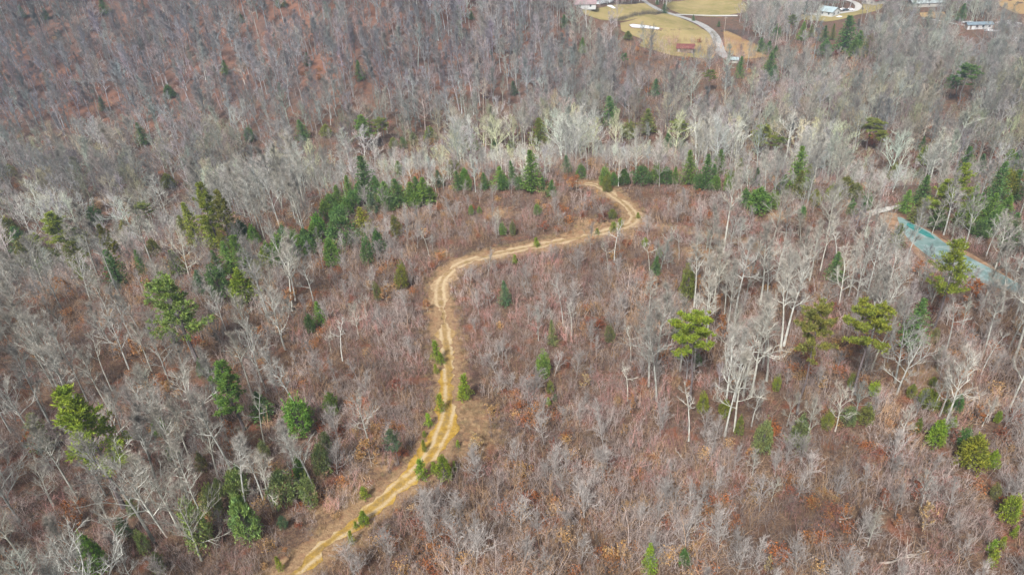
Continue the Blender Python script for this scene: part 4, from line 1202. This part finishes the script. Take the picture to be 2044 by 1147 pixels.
np_ = (np.abs(P[:, 0] - 140) < 90) & (np.abs(P[:, 1] - 150) < 80); dP = np.full(len(P), 99.); dP[np_] = dist_line(P[np_, :2], smooth_line(np.vstack([POND, POND[:1]]), 1.0, 0)); ok &= dP > 3.5
for x, y, r0 in PLACED:
    dd_ = math.hypot(x, y); ok &= (np.hypot(P[:, 0] - x, P[:, 1] - y) > r0 * .9) & (np.hypot(P[:, 0] - x * (1 - 1.8 / dd_), P[:, 1] - y * (1 - 1.8 / dd_)) > r0 * .9 + .4)
P, q, st, n1, n2, n3, C, dT = P[ok], q[ok], st[ok], n1[ok], n2[ok], n3[ok], C[ok], dT[ok]; n_ = len(P)
idx_ = g.integers(0, 8, n_); leafy = g.uniform(0, 1, n_) < .11 * (n3 > .5) + .025; idx_ = np.where(leafy, g.integers(8, 10, n_), idx_)
fan = (g.uniform(0, 1, n_) < np.where(C, .06, .04)) & (st < 3) & (dT > 6); idx_ = np.where(fan, g.integers(10, 14, n_), idx_)
sc = g.uniform(.65, 1.15, n_) * (.7 + .55 * n3) * np.clip(.36 + dT / 11, .36, 1); sc *= np.where(st > 2, 1.15, 1.0) * np.where(st > 3, 1.3, 1)
base = np.array([.265, .212, .190])[None] * (.32 + 1.25 * (.6 * n1 + .4 * n2)[:, None])
t2 = base * g.uniform(.72, 1.3, (n_, 1)); k = g.uniform(0, 1, (n_, 1)) + (n3[:, None] - .5) * .6
t2 = np.where(k < .18, t2 * np.array([1.25, .86, .85]), t2); t2 = np.where((k > .45) & (k < .72), t2 * np.array([.98, 1.02, 1.04]) * 1.25, t2); t2 = np.where(k > .80, t2 * np.array([1.25, 1.03, .70]), t2)
lc = np.array([[.34, .17, .07], [.24, .085, .05], [.42, .29, .15], [.30, .12, .05]])[g.integers(0, 4, n_)]; t2 = np.where(fan[:, None], np.array([.33, .305, .285])[None] * g.uniform(.7, 1.15, (n_, 1)), t2); t2 = np.where((leafy & ~fan)[:, None], lc * g.uniform(.7, 1.15, (n_, 1)), t2)
rot = np.stack([g.normal(0, .10, n_), g.normal(0, .10, n_), g.uniform(0, 6.28, n_)], 1); wv = sc * g.uniform(.95, 1.3, n_)
scatter_object("undergrowth", P, rot, np.stack([wv, wv, sc], 1), idx_, t2, bp_, "thicket of leafless purple-grey saplings filling the clearing", "brush")

# dry grass along the track
def tuft(seed):
    g = np.random.default_rng(seed); M = MB()
    for i in range(34):
        a = g.uniform(0, 6.28); r = .45 * math.sqrt(g.uniform(0, 1)); p = np.array([r * math.cos(a), r * math.sin(a), -.03]); M.twig(p, p + np.array([g.normal(0, .2), g.normal(0, .2), g.uniform(.25, .75)]), .014)
    return M.mesh("grass_tuft", BARK_S)
P = on_ground(jitter_grid(-130, 150, 40, 240, .75, g)); dT = dist_line(P[:, :2], TRK); dS = np.minimum(dist_line(P[:, :2], SPUR), dist_line(P[:, :2], SPUR2)); nn = vnoise(P[:, :2], 3, 8)
w_ = np.maximum(sstep((dT - 1.7) / .8) * (1 - sstep((dT - 2) / 3)), .8 * (1 - sstep(dS / 4))); w_ = np.maximum(w_, .35 * (dT < .45))
for (px, py, rr) in [(945, 830, 9), (960, 870, 7), (1180, 455, 9), (880, 505, 5), (1120, 480, 6), (905, 905, 5), (1850, 760, 9)]:
    p0 = ground_at(px, py); w_ = np.maximum(w_, .8 * (1 - sstep((np.hypot(P[:, 0] - p0[0], P[:, 1] - p0[1])) / rr)) * (dT > 2))
ok = g.uniform(0, 1, len(P)) < w_ * (.25 + nn); P = P[ok]; dT = dT[ok]; n_ = len(P)
t3 = np.array([.29, .21, .12])[None] * g.uniform(.55, 1.3, (n_, 1)) * (1 + g.normal(0, .05, (n_, 3))); s3 = g.uniform(.6, 1.5, n_) * np.where(dT < 2.2, .5, 1)
scatter_object("dry_grass", P, np.stack([g.normal(0, .1, n_), g.normal(0, .1, n_), g.uniform(0, 6.28, n_)], 1), np.stack([s3, s3, s3], 1), g.integers(0, 3, n_), t3, [tuft(1), tuft(2), tuft(3)], "dry straw coloured grass along the dirt track", "grass")

# hedgerow across the meadows
def along(pts, step, jit, g):
    L = smooth_line(np.array([ground_at(*p)[:2] for p in pts]), step); return on_ground(L + g.normal(0, jit, L.shape))
def hedge(name, pts, colr, step, jit, s, label, seed):
    g = np.random.default_rng(seed); P = along(pts, step, jit, g); n_ = len(P)
    t = np.array(colr)[None] * g.uniform(.6, 1.3, (n_, 1)); sc = s * g.uniform(.7, 1.2, n_)
    scatter_object(name, P, np.stack([np.zeros(n_), np.zeros(n_), g.uniform(0, 6.28, n_)], 1), np.stack([sc * 1.4, sc * 1.4, sc], 1), g.integers(0, 8, n_), t, bp_, label, "hedgerow")
hedge("hedgerow", [(1218, 44), (1245, 38), (1275, 31), (1300, 28), (1326, 27)], (.10, .085, .075), .5, 1.0, .8, "dark brushy hedgerow curving between the two meadows", 1)
hedge("hedgerow", [(1198, 10), (1240, 8), (1278, 6)], (.10, .085, .08), .7, 1.0, .8, "dark hedgerow along the far edge of the meadow", 2)
hedge("hedgerow", [(1272, 64), (1310, 63), (1360, 61), (1408, 58)], (.16, .12, .07), 1.0, .4, .35, "thin weedy fence row across the big meadow", 3)
hedge("hedgerow", [(1424, 66), (1428, 84), (1427, 105), (1436, 118)], (.16, .14, .10), .8, .8, .5, "weedy verge on the left of the country road", 4)
hedge("hedgerow", [(1445, 62), (1470, 64), (1505, 84), (1550, 112)], (.14, .11, .10), .6, 1.6, 1.0, "brushy edge between orange slope and grey woods", 5)

# ------------------------------------------------------------------ fallen logs
LOGM = plain("log_wood", (0.34, 0.30, 0.26), 0.9, 0.25, 2.0); LOGD = plain("dark_log_wood", (0.30, 0.23, 0.18), 0.95, 0.3, 2.0)
def log(a, b, r, label, mat=LOGM, arms=0, seed=1, lift=.35):
    r *= .62; lift *= .7; g = np.random.default_rng(seed); A, B = ground_at(*a), ground_at(*b); mid = (A + B) / 2
    M = MB(); A, B = A - mid, B - mid; up = np.array([0, 0, lift + r])
    P = [A + (B - A) * t + up + g.normal(0, .15, 3) * (0 < t < 1) for t in np.linspace(0, 1, 6)]; M.tube(P, [r * (1 - .6 * i / 5) for i in range(6)], 6)
    o = link("fallen_log", M.mesh("fallen_log", mat)); o.location = mid; tag(o, label, "log", "logs lying in the brush")
    for k in range(arms):
        t = g.uniform(.3, .95); p = A + (B - A) * t + up; d = unit(g.uniform(0, 6.28), g.uniform(.2, .9)); L = np.linalg.norm(B - A) * g.uniform(.2, .42); m2 = p + d * L * .5; e = p + d * L + np.array([0, 0, -.2 * L]) + g.normal(0, .3, 3)
        Mb = MB(); Mb.tube([p, m2, e], [r * .5, r * .35, r * .1], 5); Mb.tube([m2, m2 + unit(g.uniform(0, 6.28), .5) * L * .4], [r * .25, r * .05], 4); link("branch", Mb.mesh("branch", mat), o)
    return o
log((1752, 1133), (1850, 1109), .26, "pale fallen dead tree with raised branches at lower right", arms=5, seed=4, lift=1.2)
log((1677, 1046), (1700, 1033), .24, "short pale log in the lower right brush", seed=2)
log((1425, 1068), (1448, 1108), .13, "thin pale fallen stem slanting toward the lower edge", seed=3)
log((1116, 1045), (1146, 1018), .14, "brownish fallen stem in the lower middle brush", LOGD, seed=5)
log((1150, 928), (1172, 940), .14, "dark fallen stem beside the small bare tree", LOGD, seed=6)
log((1348, 900), (1362, 922), .16, "pale crooked log with short branches right of centre", arms=4, seed=7, lift=.8)
log((1688, 892), (1712, 888), .12, "thin pale stem lying below the bare trees", seed=8)
log((1500, 1128), (1512, 1146), .12, "thin stem at the bottom edge, right of centre", seed=9)
log((545, 950), (575, 944), .18, "dark log lying beside the dull bushes", LOGD, seed=10)
log((380, 862), (362, 830), .22, "leaning broken trunk among the left bare trees", LOGD, seed=11, lift=1.5)
log((880, 1090), (905, 1120), .12, "thin fallen stem near the bottom, right of the track", seed=12)
# pale gravel strip and rocks by the pond
STRIP = smooth_line(np.array([ground_at(*p)[:2] for p in [(1728, 429), (1750, 423), (1772, 417), (1800, 409)]]), 1.0)
ribbon("bank_path", STRIP, np.linspace(2.6, .9, len(STRIP)), plain("pale_rock", (0.38, 0.36, 0.33), .9, .2, 1.0), .12, "path", "pale bare strip leading away from the pond's far end", edge=.4, cols=5)

# ------------------------------------------------------------------ farm buildings
WHITE = plain("white_wall", (0.44, 0.45, 0.45), .7, .05, .5); TIN = plain("tin_roof", (0.26, 0.32, 0.34), .45, .12, .4, .4); REDR = plain("red_roof", (0.125, 0.040, 0.036), .7, .2, .5)
PINKR = plain("pink_roof", (0.24, 0.175, 0.18), .8, .15, .5); DARKW = plain("dark_boards", (0.16, 0.12, 0.10), .9, .25, .6); BLUER = plain("blue_grey_roof", (0.13, 0.17, 0.20), .6, .15, .5)
GLASS = plain("window_glass", (0.05, 0.06, 0.07), .1, .1, 1, .5); CREAM = plain("cream_trim", (0.36, 0.34, 0.31), .7, .05, 1)
def gable(name, px, wx, wy, hw_, hr, rotz, wall, roof, label, cat, windows=2, chimney=False):
    p = ground_at(*px); e = bpy.data.objects.new(name, None); COL.objects.link(e); e.location = p + np.array([0, 0, .02]); e.rotation_euler = (0, 0, R(rotz)); tag(e, label, cat)
    M = MB(); M.box((-wx / 2, -wy / 2, -.6), (wx / 2, wy / 2, hw_))
    for s in (-1, 1):
        y = s * wy / 2; y2 = s * (wy / 2 - .2); M.face([(-wx / 2, y, hw_ + .001), (wx / 2, y, hw_ + .001), (0, y, hw_ + hr)]); 
    link("wall", M.mesh("wall", wall), e)
    Rf = MB(); ov = .5; sl = hr / (wx / 2)
    for s in (-1, 1):
        a = (s * (wx / 2 + ov), -wy / 2 - ov, hw_ - sl * ov + .06); b_ = (0, -wy / 2 - ov, hw_ + hr + .06); t = .16
        for z0 in (0,):
            q = [a, (a[0], wy / 2 + ov, a[2]), (0, wy / 2 + ov, b_[2]), b_]; up = [(x, y, z + t) for x, y, z in q]
            Rf.face(q); Rf.face(up)
            for i in range(4): Rf.face([q[i], q[(i + 1) % 4], up[(i + 1) % 4], up[i]])
    rf = link("roof", Rf.mesh("roof", roof), e)
    if chimney:
        Ch = MB(); Ch.box((wx * .15, wy * .1, hw_ + hr * .5), (wx * .15 + .8, wy * .1 + .8, hw_ + hr + 1)); link("chimney", Ch.mesh("chimney", PINKR), rf)
    for i in range(windows):
        x = (i + .5) / windows * wx - wx / 2; Wm = MB(); Wm.box((x - .55, -wy / 2 - .05, 1.0), (x + .55, -wy / 2 - .003, 2.2)); wo = link("window", Wm.mesh("window", GLASS), e)
        Fr = MB(); Fr.box((x - .7, -wy / 2 - .09, .85), (x + .7, -wy / 2 - .055, .998)); link("sill", Fr.mesh("sill", CREAM), wo)
        y = (i + .5) / windows * wy - wy / 2; Wm = MB(); Wm.box((-wx / 2 - .05, y - .55, 1.0), (-wx / 2 - .003, y + .55, 2.2)); link("window", Wm.mesh("window", GLASS), e)
    D = MB(); D.box((-wx / 2 - .07, wy * .33, .05), (-wx / 2 - .004, wy * .33 + 1.0, 2.1)); link("door", D.mesh("door", DARKW if wall is not DARKW else CREAM), e)
    return e
gable("farmhouse", (1655, 30), 8.6, 9.6, 2.8, 2.2, 32, WHITE, TIN, "white farmhouse with grey tin gable roof beside the looping driveway", "house")
gable("red_roofed_house", (1744, 7), 10, 12, 2.8, 2.4, -62, CREAM, REDR, "red roofed house at the top edge behind the driveway", "house")
gable("barn", (1368, 103), 5.5, 9, 2.4, 1.6, 70, DARKW, REDR, "small barn with dull red roof among bare trees below the meadow", "barn", 1)
gable("cottage", (1169, 15), 9, 13, 2.6, 2.0, 80, WHITE, PINKR, "small house with pinkish roof beside the white frozen pond", "house")
gable("trailer_home", (1952, 57), 4.4, 13, 2.6, .9, 78, WHITE, BLUER, "low white trailer home with dark roof at upper right", "trailer", 4)
gable("metal_shed", (1848, 12), 9, 20, 2.6, 1.4, 82, CREAM, plain("silver_roof", (.30, .34, .35), .5, .15, .5, .4), "long silver roofed shed behind bare trees near the top edge", "shed", 3)
gable("garden_shed", (1466, 125), 2.6, 3.6, 1.9, .8, 60, CREAM, TIN, "tiny pale shed where the country road meets the woods", "shed", 1)
def car(px, rotz, colr, label):
    p = ground_at(*px); e = bpy.data.objects.new("parked_car", None); COL.objects.link(e); e.location = p + np.array([0, 0, .2]); e.rotation_euler = (0, 0, R(rotz)); tag(e, label, "car", "cars parked by the farmhouse")
    paint = plain("car_paint", colr, .35, .03, 1, .5); M = MB(); M.box((-2.2, -.88, .35), (2.2, .88, .95))
    for (x0, x1, y, z0, z1) in ((-1.5, 1.0, .8, .951, 1.5),):
        b_ = len(M.v); M.v += [(x0 - .3, -y, z0), (x1 + .5, -y, z0), (x1 + .5, y, z0), (x0 - .3, y, z0), (x0, -y + .12, z1), (x1 - .2, -y + .12, z1), (x1 - .2, y - .12, z1), (x0, y - .12, z1)]
        M.f += [tuple(b_ + i for i in f) for f in ((4, 5, 6, 7), (0, 1, 5, 4), (1, 2, 6, 5), (2, 3, 7, 6), (3, 0, 4, 7))]
    link("body", M.mesh("body", paint), e)
    W = MB(); W.box((-1.3, -.86, 1.0), (.7, .86, 1.36)); link("window", W.mesh("window", GLASS), e)
    for x in (-1.35, 1.35):
        for y in (-.9, .9):
            Wh = MB(); Wh.tube([(x, y - .1, .33), (x, y + .1, .33)], [.33, .33], 12); Wh.f.append(tuple(range(12))); link("wheel", Wh.mesh("wheel", DARKW), e)
car((1682, 22), 10, (.7, .7, .7), "white car parked right of the white farmhouse"); car((1688, 23), 25, (.05, .06, .07), "dark car parked between two white ones by the farmhouse"); car((1697, 22), -20, (.66, .68, .7), "white car parked nearest the looping driveway")
pole = bpy.data.objects.new("utility_pole", None); COL.objects.link(pole); pole.location = ground_at(1446, 64); tag(pole, "pale utility pole beside the bend of the country road", "pole")
M = MB(); M.tube([(0, 0, -.3), (0, 0, 9)], [.16, .12], 8); link("shaft", M.mesh("shaft", LOGM), pole); M = MB(); M.box((-1.1, -.07, 8.2), (1.1, .07, 8.36)); link("crossarm", M.mesh("crossarm", LOGM), pole)
SNOW = plain("snow", (.56, .58, .60), .6, .04, 1.0)
g = np.random.default_rng(77); k = 0
for (px, py, r_) in [(1998, 46, 3.4), (2008, 47, 3), (2018, 52, 3.6), (2026, 54, 2), (2022, 78, 4), (2032, 82, 3), (2038, 88, 3.4), (2040, 76, 2), (1980, 62, 3), (1930, 45, 3), (1968, 56, 2.6), (2012, 43, 2), (1676, 34, 2), (1220, 14, 3), (2030, 48, 2)]:
    c = ground_at(px, py)[:2]; a = np.linspace(0, 6.28, 10)[:-1]; rr = r_ * g.uniform(.55, 1.2, 9); poly = c + np.stack([np.cos(a) * rr * 1.3, np.sin(a) * rr], 1)
    sheet("snow_patch", poly, SNOW, .28, "snow", "old snow patch lying between the bare trees at upper right" if px > 1800 else ("thin snow patch in the yellow meadow" if px < 1400 else "snow patch below the farmhouse"), 1.5, kind="structure")
# ------------------------------------------------------------------ thin winter haze
M = MB(); M.box((-14000, -9000, HAZE_Z[0]), (14000, 14000, HAZE_Z[1])); hz = link("haze", M.mesh("haze", None)); tag(hz, "thin bluish winter haze over the woods", "haze", kind="stuff")
hm = bpy.data.materials.new("haze_air"); hm.use_nodes = True; hn = hm.node_tree.nodes; hn.remove(hn["Principled BSDF"])
pv = hn.new("ShaderNodeVolumePrincipled"); pv.inputs["Color"].default_value = (.62, .80, 1.0, 1); pv.inputs["Density"].default_value = HAZE; pv.inputs["Anisotropy"].default_value = 0.0
hm.node_tree.links.new(pv.outputs[0], hn["Material Output"].inputs["Volume"]); hz.data.materials.append(hm)
